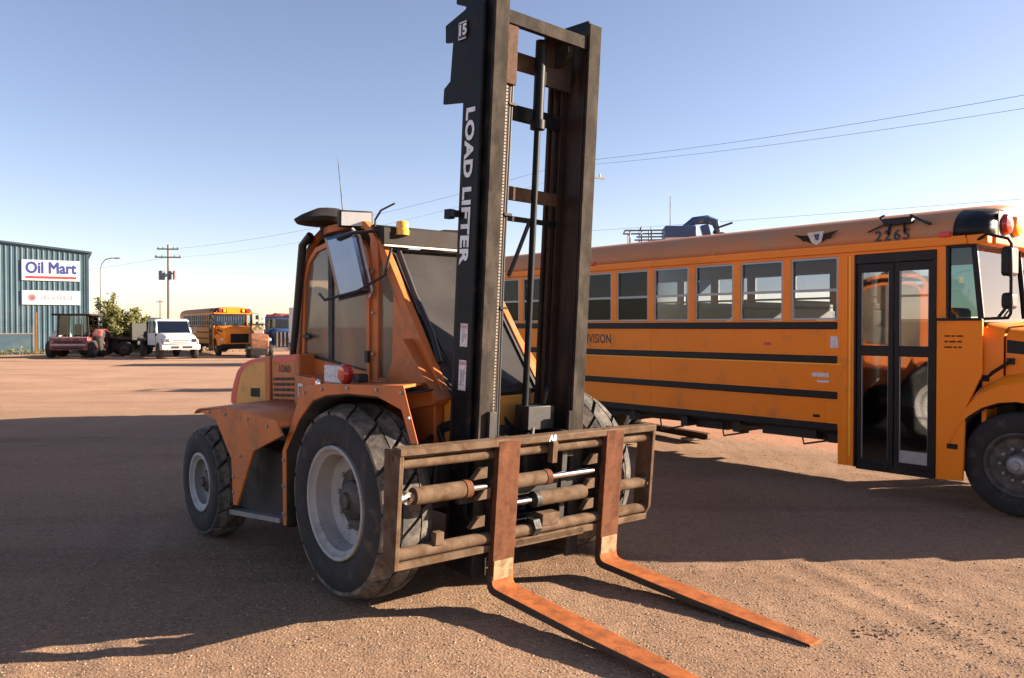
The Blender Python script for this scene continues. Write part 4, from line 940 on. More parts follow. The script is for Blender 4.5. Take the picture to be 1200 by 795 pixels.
    # mirrors on their loop
    for s_ in (-1, 1):
        Y = lambda t: BW / 2 + s_ * (1.2 + t)
        mr = MB().tube([(-.36, Y(-.02), 2.63), (-.25, Y(.05), 2.68), (.0, Y(.25), 2.60), (.03, Y(.26), 2.55), (.03, Y(.26), 1.92), (-.0, Y(.24), 1.88), (-.28, Y(.0), 1.875)], .014, 8).build('mirror_arm', 'bus_black', b)
        MB().box(-.05, .045, Y(.20) - .10, Y(.20) + .10, 2.26, 2.53).build('mirror', 'bus_black', mr, bevel=.03)
        MB().box(-.05, .045, Y(.20) - .085, Y(.20) + .085, 1.96, 2.11).build('mirror', 'bus_black', mr, bevel=.03)
    # wheels
    wheel(b, (0, .20, .5), .505, .28, .29, -1, 0, 'rim_dark', nuts=10, dish=.02, hub_r=.095, hub_m='steel')
    wheel(b, (0, BW - .20, .5), .505, .28, .29, 1, 0, 'rim_dark', nuts=10, dish=.02, hub_r=.095, hub_m='steel')
    for y, o in ((.20, -1), (.50, -1), (BW - .20, 1), (BW - .50, 1)):
        wheel(b, (-6.90, y, .5), .505, .26, .29, o, 0, 'rim_dark', nuts=8, dish=.14, hub_r=.095)
    MB().tube([(-6.9, .3, .5), (-6.9, BW - .3, .5)], .09, 10).box(-7.1, -6.7, 1.0, 1.4, .32, .68).tube([(0, .3, .48), (0, BW - .3, .48)], .06, 10).tube([(-6.8, 1.2, .55), (-1.2, 1.2, .75)], .05, 8).build('axle', 'dark_part', b)
    # things slung under the floor
    MB().box(-4.7, -3.6, 1.6, 2.2, .50, .95).build('fuel_tank', 'dark_part', b, bevel=.04)
    MB().box(-2.75, -2.05, .10, .60, .52, .95).build('battery_box', 'dark_part', b, bevel=.01)
    rr_ = random.Random(6); ub = MB(); x = -6.1
    while x < -1.9:
        w_ = rr_.uniform(.15, .5); ub.box(x, min(x + w_, -1.85), .16 + rr_.uniform(0, .1), .55, rr_.uniform(.46, .60), .66 + rr_.uniform(0, .004)); x += w_ + .002
    ub.build('under_boxes', 'dark_part', b)['kind'] = 'stuff'
    for x0_, z_ in ((-3.4, .42), (-2.3, .44), (-4.4, .40)): MB().tube([(x0_, .2, .6), (x0_ + .05, .18, z_), (x0_ + .4, .2, z_ + .08)], .012, 6).build('hanging_line', 'hose', b)
    for xx in (-3.1, -3.9, -4.8, -5.6): MB().box(xx - .05, xx + .05, .08, 2.3, .50, .72).build('cross_beam', 'dark_part', b)
    MB().tube([(-2.2, .9, .5), (-5.2, .8, .5), (-9.9, .7, .55)], .05, 8).build('exhaust_pipe', 'rust_bar', b)
    # the bracket and clips on the roof edge above the door
    k_ = MB(); k_.box(-1.27, -.98, .02, .10, 2.86, 2.93); k_.bar((-1.0, .05, 2.945), (-.78, -.01, 2.83), .03, .028); k_.bar((-1.25, .05, 2.88), (-1.42, -.01, 2.80), .02, .014)
    k_.bar((-1.19, .02, 2.87), (-1.20, -.02, 2.76), .022, .022); k_.bar((-1.05, .02, 2.87), (-1.03, -.02, 2.77), .022, .022); k_.tube([(-1.28, .06, 2.90), (-1.34, .10, 2.96), (-1.30, .12, 2.98)], .012, 6)
    k_.build('roof_bracket', 'bus_black', b, bevel=.008)
    # lettering and decals
    if full:
        put('fleet_number', text_mesh('fleet_number', '2265', .155, 'black_print', .001, .003, spacing=1.25), b, SIDE(-1.163, -.004, 2.745) @ Matrix.Rotation(R(-4), 4, 'X'))
        put('lettering', text_mesh('lettering', 'SCHOOL DIVISION', .185, 'black_print', .001, .002, 'RIGHT', sx=.74, spacing=1.04), b, SIDE(-5.12, -.002, 1.622))
        bd = put('wing_emblem', text_mesh('x', ' ', .1, 'white', .001), b, None) if False else None
        wl = [(-.27, .05), (-.05, .02), (-.06, -.065), (-.13, -.03), (-.16, -.035), (-.19, .0)]
        e = MB().prism(wl, 'y', -.022, -.019); e.prism([(-x, z + .01) for x, z in wl], 'y', -.022, -.019)
        eo = e.build('wing_emblem', 'bus_black', b, Matrix.Translation((-2.0, 0, 2.80)) @ Matrix.Rotation(R(12), 4, 'X'), smooth=0)
        MB().prism([(-.10, .06), (.10, .065), (.06, -.05), (0, -.085), (-.06, -.05)], 'y', -.026, -.0235).build('shield', 'sticker', eo, smooth=0)
        MB().prism([(-.02, .035), (.045, .04), (.03, -.03), (-.005, -.03)], 'y', -.029, -.0265).build('shield_mark', 'blue_lift', eo, smooth=0)
        for x, z, w_, h_, m_ in ((-1.79, 1.63, .09, .13, 'sticker'), (-1.95, 1.262, .20, .045, 'sticker'), (-1.92, 1.19, .14, .025, 'sticker'), (-2.62, 1.60, .09, .035, 'red'), (-1.995, .80, .08, .03, 'bus_black'), (-.56, .62, .10, .05, 'bus_black')):
            MB().box(x - w_ / 2, x + w_ / 2, -.005, -.001, z - h_ / 2, z + h_ / 2).build('side_sticker', m_, b, smooth=0)
        MB().box(-1.762, -1.752, -.006, -.001, 1.4, 1.41).build('rail_screw', 'steel', b)
        MB().box(XR + .1, -1.70, -.004, -.0008, 1.378, 1.394).build('reflective_tape', 'tape', b, smooth=0)
        MB().box(-1.622, -1.600, -.004, -.0008, .40, 2.56).build('reflective_tape', 'tape', b, smooth=0)
        pr = MB()
        for r_ in range(3):
            x = -.64
            for w_ in ((.05, .03, .06), (.03, .06, .04), (.07, .03, .03))[r_]:
                pr.box(x, x + w_, -.004, -.001, 1.70 - r_ * .055, 1.715 - r_ * .055); x += w_ + .015
        pr.build('small_print', 'hose_red', b, smooth=0)['kind'] = 'stuff'
        # vertical sheet joints and rivet lines
        rv = MB()
        for z in (1.372, 1.50, .978, 1.108, .755, 1.745, 2.64):
            x = XR + .1
            while x < -1.62:
                rv.add([(x - .008, -.0005, z - .008), (x + .008, -.0005, z - .008), (x + .008, -.0005, z + .008), (x - .008, -.0005, z + .008), (x, -.006, z)], [(0, 1, 4), (1, 2, 4), (2, 3, 4), (3, 0, 4)]); x += .105
        rv.build('rivets', 'bus_orange', b, smooth=0, weld=False)['kind'] = 'stuff'
        for xx in (-1.90, -4.4, -6.0, -8.2): MB().box(xx - .004, xx + .004, -.003, .0, .68, 1.86).build('sheet_joint', 'bus_orange', b)
        MB().box(-1.705, -1.64, -.006, -.001, .31, 2.56).build('door_post_cover', 'bus_orange', b, bevel=.002)
    return b
bus = school_bus(BUS, 40, 'long orange yellow school bus with black door numbered 2265')

# ------------------------------------------------------------------ far side of the yard
b2 = copy_tree(bus, None, ('fleet_number', 'lettering', 'wing_emblem', 'side_sticker', 'small_print'))
tag(b2, 'far school bus with lit yellow hood beside the white truck', 'bus')
b2.location = (px(252, 50), 50, 0); b2.rotation_euler = (0, 0, heading(33))
# sheet-metal building
bu = empty('metal_building', (px(103.5, 54), 54, 0), 0, 'blue corrugated metal building with two white signs', 'building')
U = Vector((-.870, -.493, 0)).normalized(); BV = Vector((-.493, .870, 0)).normalized()
BM = frame((0, 0, 0), -U, (0, 0, 1))          # local: x along the wall to the right, y up, z outwards
BWD, EAVE, PEAK, DEEP = 24.0, 6.8, 7.95, 26.0
def roof_z(x): return EAVE + (PEAK - EAVE) * (1 - abs(-x - BWD / 2) / (BWD / 2))
def corrugate(name, length, zt, mtx, parent):
    mb = MB(); xs = []; x = 0.0; up = 0
    while x < length: xs += [(x, 0), (x + .14, 0), (x + .17, .03), (x + .23, .03), (x + .26, 0)]; x += .30
    bot = [(-p, 0, q) for p, q in xs if p <= length]; topv = [(-p, zt(-p), q) for p, q in xs if p <= length]
    k = len(bot)
    mb.add(bot + topv, [(i, i + 1, k + i + 1, k + i) for i in range(k - 1)])
    return mb.build(name, 'blue_metal', parent, mtx, smooth=0)
corrugate('wall', BWD, roof_z, BM, bu)
side_m = frame(tuple(BV * DEEP), -BV, (0, 0, 1))
corrugate('wall', DEEP, lambda x: EAVE, frame((0, 0, 0), -BV, (0, 0, 1)) if False else frame(tuple(BV * DEEP * 0), BV * -1, (0, 0, 1)) @ Matrix.Rotation(R(0), 4, 'Y'), bu)
corrugate('wall', DEEP, lambda x: EAVE, frame(tuple(U * BWD), BV * -1, (0, 0, 1)), bu)
rfm = MB()
for xa, xb in ((.25, -BWD / 2), (-BWD / 2, -BWD - .25)):
    rfm.add([(xa, roof_z(xa) + .06, .15), (xb, roof_z(xb) + .06, .15), (xb, roof_z(xb) + .06, -DEEP), (xa, roof_z(xa) + .06, -DEEP)], [(0, 1, 2, 3)])
rfm.build('roof', 'blue_trim', bu, BM, solid=.12, smooth=0)
MB().box(-.10, .06, 0, EAVE - .02, -.06, .05).build('corner_trim', 'blue_trim', bu, BM)
MB().box(-6.6, -3.2, 1.33, 1.37, .032, .06).build('wall_rail', 'alu', bu, BM)
MB().box(-8.4, -3.4, .1, 1.30, .005, .034).build('kick_panel', 'blue_metal', bu, BM)
BO = Matrix.Translation(bu.location)
def wall_x(u):      # distance along the wall (negative) where picture column u meets it
    k = (u - 600) / F_PX; o = bu.location
    # o + U*t : x = k*y
    t = (k * o.y - o.x) / (U.x - k * U.y); return -t
def wall_z(u, v):
    o = bu.location + U * (-wall_x(u)); return pz(v, o.y)
x0, x1 = wall_x(26), wall_x(94)
def wall_sign(nm, va, vb, label):
    s_ = empty(nm, tuple(bu.location), 0, label, 'sign')
    z1, z0 = wall_z(60, va), wall_z(60, vb)
    MB().box(x0, x1, z0, z1, .035, .075).build('panel', 'white', s_, BM, bevel=.01)
    return s_, z0, z1
s1, z0, z1 = wall_sign('wall_sign', 305.5, 329.5, 'white sign with blue words above a red band on the blue wall')
wdt, hgt = x1 - x0, z1 - z0
tm = text_mesh('lettering', 'Oil Mart', .95, 'sign_blue', .004, 0, bold=.032); xs = [v.co.x for v in tm.vertices]
tm.transform(Matrix.Diagonal((wdt * .88 / (max(xs) - min(xs)), 1.08, 1, 1)))
put('lettering', tm, s1, BM @ Matrix.Translation(((x0 + x1) / 2, z0 + hgt * .60, .079)))
MB().box(x0 + wdt * .06, x1 - wdt * .06, z0 + hgt * .10, z0 + hgt * .22, .0755, .079).build('red_band', 'sign_red', s1, BM)
s2, z0, z1 = wall_sign('wall_sign', 341, 357.5, 'plain white sign with faint pink print, lower one on the wall')
hgt = z1 - z0; pm = MB(); x = x0 + wdt * .32
rr = random.Random(4)
while x < x1 - wdt * .10:
    w_ = rr.uniform(.08, .2); h_ = rr.choice((.22, .30, .36)); pm.box(x, x + w_ * .45, z0 + hgt * .38, z0 + hgt * (.38 + h_), .0755, .078); pm.box(x, x + w_, z0 + hgt * .38, z0 + hgt * .46, .0785, .080); x += w_ + .06
pm.build('faded_print', 'sign_pink', s2, BM, smooth=0)['kind'] = 'stuff'
MB().lathe([(.16, .0755), (.16, .078), (.24, .078), (.24, .0755)], 20, (x0 + wdt * .17, z0 + hgt * .5, 0), 'z').build('faded_logo', 'sign_pink', s2, BM)

# weeds along the wall
leafm = bpy.data.materials.new('leaves'); leafm.use_nodes = True
n, l = leafm.node_tree.nodes, leafm.node_tree.links; bb = n['Principled BSDF']; bb.inputs['Roughness'].default_value = .7
ge = n.new('ShaderNodeNewGeometry'); rp = n.new('ShaderNodeValToRGB'); l.new(ge.outputs['Random Per Island'], rp.inputs[0])
rp.color_ramp.elements[0].color = (.075, .085, .022, 1); rp.color_ramp.elements[1].color = (.26, .235, .075, 1)
l.new(rp.outputs[0], bb.inputs['Base Color'])
tl = n.new('ShaderNodeBsdfTranslucent'); l.new(rp.outputs[0], tl.inputs[0]); mx = n.new('ShaderNodeMixShader'); mx.inputs[0].default_value = .3
l.new(bb.outputs[0], mx.inputs[1]); l.new(tl.outputs[0], mx.inputs[2]); l.new(mx.outputs[0], n['Material Output'].inputs['Surface'])
def leaves(pts, size, seed, up=.3):
    r2 = random.Random(seed); mb = MB()
    for p in pts:
        s_ = size * r2.uniform(.6, 1.5); a = Vector((r2.gauss(0, 1), r2.gauss(0, 1), r2.gauss(0, .6) + up)).normalized(); b_ = a.cross(Vector((r2.gauss(0, 1), r2.gauss(0, 1), r2.gauss(0, 1)))).normalized()
        c_ = Vector(p); mb.add([c_ - b_ * s_ * .3, c_ + a * s_ * .5 - b_ * s_ * .12, c_ + a * s_, c_ + a * s_ * .45 + b_ * s_ * .35], [(0, 1, 2, 3)])
    return mb
r3 = random.Random(11); wp = []
for i in range(5200):
    t = r3.uniform(-12, 24); o = bu.location + U * t - BV * r3.uniform(.05, 1.3); h = .34 * (noise.noise((t * .9, 0, 0)) + .9)
    wp.append((o.x, o.y, r3.uniform(0, max(.06, h))))
tag(leaves(wp, .10, 3, 1.0).build('weeds', leafm, weld=False, smooth=0), 'dry grass and weeds along the foot of the blue wall', kind='stuff')

# shrub
def bush(name, loc, rx, h, nleaf, seed, label, cat, dense=1.0, base=.062):
    r2 = random.Random(seed); root = empty(name, loc, 0, label, cat)
    st = MB(); tips = []
    for k in range(26):
        a = r2.uniform(0, 6.28); rr_ = rx * math.sqrt(r2.random()) ; hh = h * r2.uniform(.5, 1.0) * (1 - .5 * (rr_ / rx) ** 2)
        p0 = (r2.gauss(0, .15), r2.gauss(0, .15), 0); p1 = (rr_ * .5 * math.cos(a), rr_ * .5 * math.sin(a), hh * .5); p2 = (rr_ * math.cos(a), rr_ * math.sin(a), hh)
        st.tube([p0, p1, p2], [.05, .035, .012], 6); tips.append((p0, p1, p2))
    st.build('stem', 'wood', root)
    pts = []
    for i in range(nleaf):
        p0, p1, p2 = r2.choice(tips); t = r2.uniform(.18, 1.06)
        q = Vector(p0).lerp(Vector(p1), t * 2) if t < .5 else Vector(p1).lerp(Vector(p2), (t - .5) * 2)
        sp = base * h * (1.25 - .75 * t); pts.append(q + Vector((r2.gauss(0, sp), r2.gauss(0, sp), r2.gauss(0, sp * .8))))
    pts = [p for p in pts if p.z > .02]
    leaves(pts, .20, seed, .5).build('foliage', leafm, root, weld=False, smooth=0)
    return root
bush('shrub', (px(131, 57), 57, 0), 2.2, 4.1, 12000, 5, 'tall yellow green shrub beside the corner of the blue building', 'shrub')
bush('shrub', (px(158, 57.5), 57.5, 0), 1.9, 3.0, 8000, 8, 'low dark green shrub behind the empty flatbed trailer', 'shrub')

# machine with cab and maroon front
mt = empty('tractor', (px(90, 47.5), 47.5, 0), heading(8), 'maroon tractor with glazed cab in front of the blue wall', 'tractor')
MB().box(-1.6, 1.0, -.85, .85, .55, 1.15).build('body', 'maroon', mt, bevel=.05)
fr_ = MB().box(1.0, 1.25, -1.05, 1.05, .42, 1.22).build('front_panel', 'maroon', mt, bevel=.04)
for z in (.72, 1.14): MB().box(1.251, 1.262, -.95, .95, z, z + .05).build('trim_strip', 'sticker', fr_)
for z in (.50, .86): MB().box(1.2515, 1.258, -.8, .8, z, z + .10).build('grille_slot', 'dark_part', fr_)
for x in (-1.1, .55):
    for y in (-.86, .86): MB().bar((x, y, 1.15), (x * .95, y * .92, 2.45), .08, .08, (1, 0, 0)).build('cab_post', 'dark_part', mt)
MB().box(-1.3, .85, -1.08, 1.08, 2.45, 2.56).build('cab_roof', 'grey_roof', mt, bevel=.03)
for nm_, q in (('windscreen', (.52, .53, -.78, .78, 1.30, 2.44)), ('rear_window', (-1.08, -1.07, -.78, .78, 1.35, 2.44)), ('side_window', (-1.0, .48, -.83, -.82, 1.3, 2.44)), ('side_window', (-1.0, .48, .82, .83, 1.3, 2.44))):
    MB().box(*q).build(nm_, 'clear_glass', mt)
MB().box(-.9, -.4, -.3, .3, 1.15, 1.95).build('driver_seat', 'seat', mt, bevel=.05)
for y, o in ((-1.12, -1), (1.12, 1)):
    wheel(mt, (-.75, y, .78), .78, .46, .42, o, 0, 'maroon', nuts=6, dish=.12, hub_r=.12)
    wheel(mt, (.72, y, .5), .5, .34, .26, o, 0, 'maroon', nuts=6, dish=.1, hub_r=.09)
    MB().loft([[(-.75 + .9 * math.cos(t), y - .26, .80 + .86 * math.sin(t)) for t in np.linspace(.5, 2.9, 10)], [(-.75 + .9 * math.cos(t), y + .26, .80 + .86 * math.sin(t)) for t in np.linspace(.5, 2.9, 10)]]).build('mudguard', 'sticker' if o < 0 else 'maroon', mt, solid=.03)
MB().tube([(.9, .6, 1.1), (.9, .6, 2.3)], .04, 8).build('exhaust_pipe', 'dark_part', mt)
# flatbed trailer
tr = empty('flatbed_trailer', (px(144, 50), 50, 0), heading(78), 'empty dark flatbed trailer in front of the shrubs', 'trailer')
MB().box(-2.6, 1.5, -1.1, 1.1, .98, 1.12).build('deck', 'dark_part', tr, bevel=.02)
MB().box(-2.6, 1.5, -1.12, -1.101, 1.10, 1.15).build('side_rail', 'rust_bar', tr)
MB().box(1.36, 1.5, -1.1, 1.1, 1.12, 2.0).build('headboard', 'dark_part', tr, bevel=.02)
MB().box(-2.5, 1.3, -.35, .35, .7, .975).build('frame', 'dark_part', tr)
for x in (-1.9, -1.0, .9):
    for y, o in ((-.98, -1), (.98, 1)): wheel(tr, (x, y, .46), .46, .26, .27, o, 0, 'rim_dark', nuts=6, dish=.1)
MB().box(-.5, .5, -1.05, -.6, .35, .95).build('tool_box', 'dark_part', tr, bevel=.02)
# white truck
wt = empty('white_truck', (px(206, 45.5), 45.5, 0), heading(37), 'white bonneted truck parked between the trailer and far bus', 'truck')
def rsec(x, hw, z0, z1, k=.16): return [(x, -hw, z0), (x, -hw, z1 - k), (x, -hw + k * .4, z1 - k * .25), (x, -hw + k, z1), (x, hw - k, z1), (x, hw - k * .4, z1 - k * .25), (x, hw, z1 - k), (x, hw, z0)]
MB().loft([rsec(-2.3, .98, .75, 1.42, .05), rsec(-.55, 1.0, .75, 1.46, .08), rsec(-.45, 1.0, .75, 1.46, .1)]).add(rsec(-2.3, .98, .75, 1.42, .05), [tuple(range(8))]).build('body', 'white', wt, smooth=40)
MB().loft([rsec(-2.2, .93, 1.40, 2.20, .14), rsec(-1.0, .92, 1.40, 2.22, .16), rsec(-.85, .92, 1.40, 2.19, .16)]).build('cab_roof', 'white', wt, solid=.04, smooth=40) if False else None
cbm = MB(); 
for y in (-.93, .93): cbm.bar((-.35, y, 1.42), (-.85, y * .93, 2.16), .09, .09, (1, 0, 0)); cbm.bar((-1.35, y, 1.42), (-1.35, y * .93, 2.16), .10, .07, (1, 0, 0)); cbm.bar((-2.2, y, 1.4), (-2.15, y * .93, 2.16), .14, .07, (1, 0, 0))
cbm.build('cab_pillars', 'white', wt)
MB().loft([rsec(-2.25, .88, 2.12, 2.24, .08), rsec(-.92, .88, 2.12, 2.24, .08), rsec(-.80, .84, 2.12, 2.19, .06)]).add(rsec(-.80, .84, 2.12, 2.19, .06), [tuple(range(8))]).build('cab_roof', 'white', wt, smooth=40)
q = [(-.36, -.90, 1.44), (-.83, -.84, 2.14), (-.83, .84, 2.14), (-.36, .90, 1.44)]
MB().add(q + [(x - .01, y, z) for x, y, z in q], [(0, 1, 2, 3), (7, 6, 5, 4), (0, 4, 5, 1), (2, 6, 7, 3)]).build('windscreen', 'door_glass', wt, smooth=0)
MB().box(-2.15, -.5, -.935, -.925, 1.45, 2.10).build('side_window', 'door_glass', wt)
MB().box(-2.15, -.5, .925, .935, 1.45, 2.10).build('side_window', 'door_glass', wt)
MB().box(-2.1, -1.9, -.8, .8, 1.2, 1.95).build('driver_seat', 'seat', wt, bevel=.05)
MB().loft([rsec(-.48, .97, .80, 1.45, .20), rsec(.3, .95, .80, 1.40, .22), rsec(.85, .92, .80, 1.30, .22), rsec(1.0, .88, .85, 1.20, .2)]).add(rsec(1.0, .88, .85, 1.20, .2), [tuple(range(8))]).build('hood', 'white', wt, smooth=45)
g_ = MB().box(1.0, 1.03, -.50, .50, .86, 1.20).build('grille', 'white', wt, bevel=.02)
for z in (.91, 1.00, 1.09): MB().box(1.031, 1.036, -.44, .44, z, z + .045).build('grille_slot', 'dark_part', g_)
for y in (-.72, .72): MB().box(.96, 1.025, y - .15, y + .15, .92, 1.12).build('headlight', 'chrome', wt, bevel=.02)
MB().box(.95, 1.16, -1.02, 1.02, .52, .80).build('bumper', 'white', wt, bevel=.03)
MB().box(1.161, 1.166, -.55, -.12, .58, .72).build('bumper_slot', 'dark_part', wt); MB().box(1.161, 1.166, .05, .6, .58, .72).build('bumper_slot', 'dark_part', wt)
for y, o in ((-.98, -1), (.98, 1)):
    MB().loft([[(.28 + .56 * math.cos(t), y + o * .07, .45 + .56 * math.sin(t)) for t in np.linspace(.1, 3.04, 12)], [(.28 + .56 * math.cos(t), y - o * .15, .45 + .56 * math.sin(t)) for t in np.linspace(.1, 3.04, 12)]]).build('front_fender', 'white', wt, solid=.04)
    MB().prism([(.95, .80), (.85, .80)] + [(.28 + .56 * math.cos(t), .45 + .56 * math.sin(t)) for t in np.linspace(.6, 2.6, 8)] + [(-.35, 1.1), (.8, 1.1)], 'y', y - .015, y + .015).build('wing_panel', 'white', wt)
    wheel(wt, (.28, y - o * .04, .45), .45, .26, .25, o, 0, 'hood_yellow' if False else 'rim_dark', nuts=8, dish=.03, hub_r=.09)
    for yy_ in (y - o * .05, ): wheel(wt, (-3.6, yy_, .45), .45, .26, .25, o, 0, 'rim_dark', nuts=8, dish=.12)
    MB().bar((-.5, y, 1.5), (-.5, y + o * .28, 1.55), .03, .03).box(-.54, -.46, y + o * .18 - .09, y + o * .18 + .09, 1.45, 1.80).build('wing_mirror', 'dark_part', wt)
MB().box(-4.6, -2.35, -.40, .40, .55, .80).build('frame', 'dark_part', wt); MB().box(-4.7, -2.4, -1.05, 1.05, .95, 1.10).build('deck', 'dark_part', wt, bevel=.02); MB().box(-2.5, -2.4, -1.0, 1.0, 1.1, 2.1).build('headboard', 'dark_part', wt, bevel=.02)
# blue highway truck, grille side
ht = empty('highway_truck', (px(334, 47), 47, 0), heading(18), 'blue highway truck with tall chrome bar grille', 'truck')
MB().loft([rsec(-3.6, .85, .7, 1.75, .2), rsec(-.2, .62, .7, 1.60, .2), rsec(0, .60, .7, 1.55, .18)]).add(rsec(0, .60, .7, 1.55, .18), [tuple(range(8))]).build('hood', 'blue_lift', ht, smooth=40)
gg = MB().box(0, .05, -.56, .56, .62, 1.50).build('grille', 'dark_part', ht, bevel=.02)
bm_ = MB().box(.051, .085, -.045, .045, .64, 1.48).mesh('grille_bar', 'chrome', 0)
for k in range(5): put('grille_bar', bm_, gg, Matrix.Translation((0, -.44 + k * .22, 0)))
MB().box(-.02, .22, -1.15, 1.15, .34, .62).build('bumper', 'chrome', ht, bevel=.04)
MB().box(-4.9, -2.0, -1.05, 1.05, .9, 2.35).build('cab', 'blue_lift', ht, bevel=.12)
MB().box(-1.995, -1.98, -.9, .9, 1.75, 2.25).build('windscreen', 'door_glass', ht)
MB().box(-4.8, -2.3, -1.0, 1.0, 2.36, 2.55).build('cab_roof', 'maroon', ht, bevel=.05)
for y, o in ((-.95, -1), (.95, 1)):
    MB().loft([[(-.6 + .62 * math.cos(t), y + o * .18, .5 + .62 * math.sin(t)) for t in np.linspace(.0, 2.9, 10)], [(-.6 + .62 * math.cos(t), y - o * .35, .5 + .62 * math.sin(t)) for t in np.linspace(.0, 2.9, 10)]]).build('front_fender', 'blue_lift', ht, solid=.04)
    wheel(ht, (-.6, y, .5), .5, .28, .28, o, 0, 'rim_grey', nuts=8, dish=.05)
    wheel(ht, (-4.4, y, .5), .5, .28, .28, o, 0, 'rim_grey', nuts=8, dish=.12)
    MB().tube([(-2.1, o * 1.15, .7), (-2.1, o * 1.15, 2.75)], .07, 10).build('exhaust_stack', 'chrome', ht)
    MB().lathe([(.0, 0), (.10, .01), (.09, .04), (0, .05)], 14, (.02, y * .9, 1.05), 'x').build('headlight', 'white', ht)
# small orange loader beside the far bus
ol = empty('compact_loader', (px(304, 47), 47, 0), heading(20), 'small orange loader squeezed between far bus and blue truck', 'loader')
MB().prism([(-1.2, .5), (.7, .5), (.75, 1.05), (.45, 1.35), (-.4, 1.4), (-1.2, 1.2)], 'y', -.5, .5).build('body', 'faded_orange', ol, bevel=.05)
for x in (-.9, .1):
    for y in (-.45, .45): MB().bar((x, y, 1.2), (x, y, 1.9), .07, .07, (1, 0, 0)).build('cage_post', 'dark_part', ol)
MB().box(-1.0, .2, -.52, .52, 1.9, 1.97).build('cage_roof', 'dark_part', ol, bevel=.02)
for x in (-.8, .45):
    for y, o in ((-.62, -1), (.62, 1)): wheel(ol, (x, y, .38), .38, .24, .2, o, 0, 'rim_grey', nuts=6, dish=.05, hub_r=.07)
MB().box(.72, .95, -.55, .45, .15, .55).build('bucket', 'dark_part', ol, bevel=.04)
# box trailer behind the forklift cab (throws the shadow strips across the yard)
bt = empty('box_trailer', (px(412, 39), 39, 0), heading(88), 'white box trailer parked behind the forklift cab', 'trailer')
MB().box(-2.7, 2.7, -1.2, 1.2, 1.05, 2.70).build('box', 'white', bt, bevel=.03)
MB().box(-2.5, 2.5, -.4, .4, .7, 1.045).build('frame', 'dark_part', bt)
for x in (-1.6, -.7):
    for y, o in ((-1.0, -1), (1.0, 1)): wheel(bt, (x, y, .46), .46, .26, .27, o, 0, 'rim_dark', nuts=6, dish=.1)
MB().bar((2.1, -.6, .0), (2.1, -.6, .75), .1, .1).bar((2.1, .6, 0), (2.1, .6, .75), .1, .1).build('landing_leg', 'dark_part', bt)
# blue boom lift behind the bus
bl_ = empty('boom_lift', (px(790, 25), 25, 0), heading(85), 'blue boom lift with railed basket rising above bus roof', 'aerial lift')
MB().box(-1.2, 1.3, -.85, .85, .45, 1.0).build('chassis', 'blue_lift', bl_, bevel=.05)
for x in (-.9, 1.0):
    for y, o in ((-.95, -1), (.95, 1)): wheel(bl_, (x, y, .45), .45, .30, .25, o, 0, 'rim_grey', nuts=8, dish=.05)
MB().box(-.9, .8, -.7, .7, 1.02, 1.9).build('turntable', 'blue_lift', bl_, bevel=.08)
bo = MB(); bo.bar((-.5, 0, 1.8), (1.3, 0, 3.5), .28, .30, (0, 1, 0)); bo.bar((1.3, 0, 3.45), (.9, 0, 4.95), .24, .26, (0, 1, 0)); bo.build('boom', 'blue_lift', bl_, bevel=.02)
MB().tube([(.3, 0, 4.86), (.6, 0, 5.08), (1.0, 0, 5.12), (1.25, 0, 5.02), (1.35, 0, 4.7)], [.10, .13, .14, .13, .08], 10).build('jib', 'blue_lift', bl_)
MB().bar((1.2, .1, 4.75), (1.95, .1, 4.55), .10, .12, (0, 1, 0)).bar((1.3, -.1, 4.85), (1.75, -.1, 5.0), .06, .06, (0, 1, 0)).build('jib_arm', 'dark_part', bl_)
MB().box(-.35, .62, -.5, .5, 4.35, 4.88).build('control_box', 'blue_lift', bl_, bevel=.04)
MB().box(-.33, .60, -.506, -.501, 4.36, 4.52).build('panel_strip', 'sticker', bl_)
rl = MB()
for y in (-.45, .45):
    rl.tube([(-.35, y, 4.75), (-1.55, y, 4.75)], .025, 6).tube([(-.35, y, 4.55), (-1.2, y, 4.55)], .025, 6)
    for x in (-1.4, -1.05, -.75): rl.tube([(x, y, 3.75), (x, y, 4.85 if x > -1.1 else 4.75)], .022, 6)
rl.tube([(-1.55, -.45, 4.75), (-1.55, .45, 4.75)], .025, 6).tube([(-1.05, -.45, 4.85), (-1.05, .45, 4.85)], .025, 6)
rl.build('basket_rail', 'grey_lift', bl_)
MB().box(-1.5, .6, -.5, .5, 3.70, 3.78).build('basket_floor', 'grey_lift', bl_); MB().bar((.9, 0, 4.6), (.3, 0, 3.72), .12, .12, (0, 1, 0)).build('basket_support', 'blue_lift', bl_)
MB().tube([(-.10, .3, 4.85), (-.10, .3, 5.9)], .012, 6).build('antenna', 'dark_part', bl_)
# steel beam lying under the bus
sb = empty('steel_beam', (px(768, 13.6), 13.6, 0), R(-62), 'rusty steel beam lying on the gravel under the bus', 'beam')
MB().box(-1.5, 1.3, -.06, .06, .04, .050).box(-1.5, 1.3, -.06, .06, .130, .14).box(-1.5, 1.3, -.006, .006, .050, .130).build('web', 'hose_red', sb)
MB().box(-1.2, -1.1, -.2, .2, 0, .04).box(.9, 1.0, -.2, .2, 0, .04).build('block', 'wood', sb)

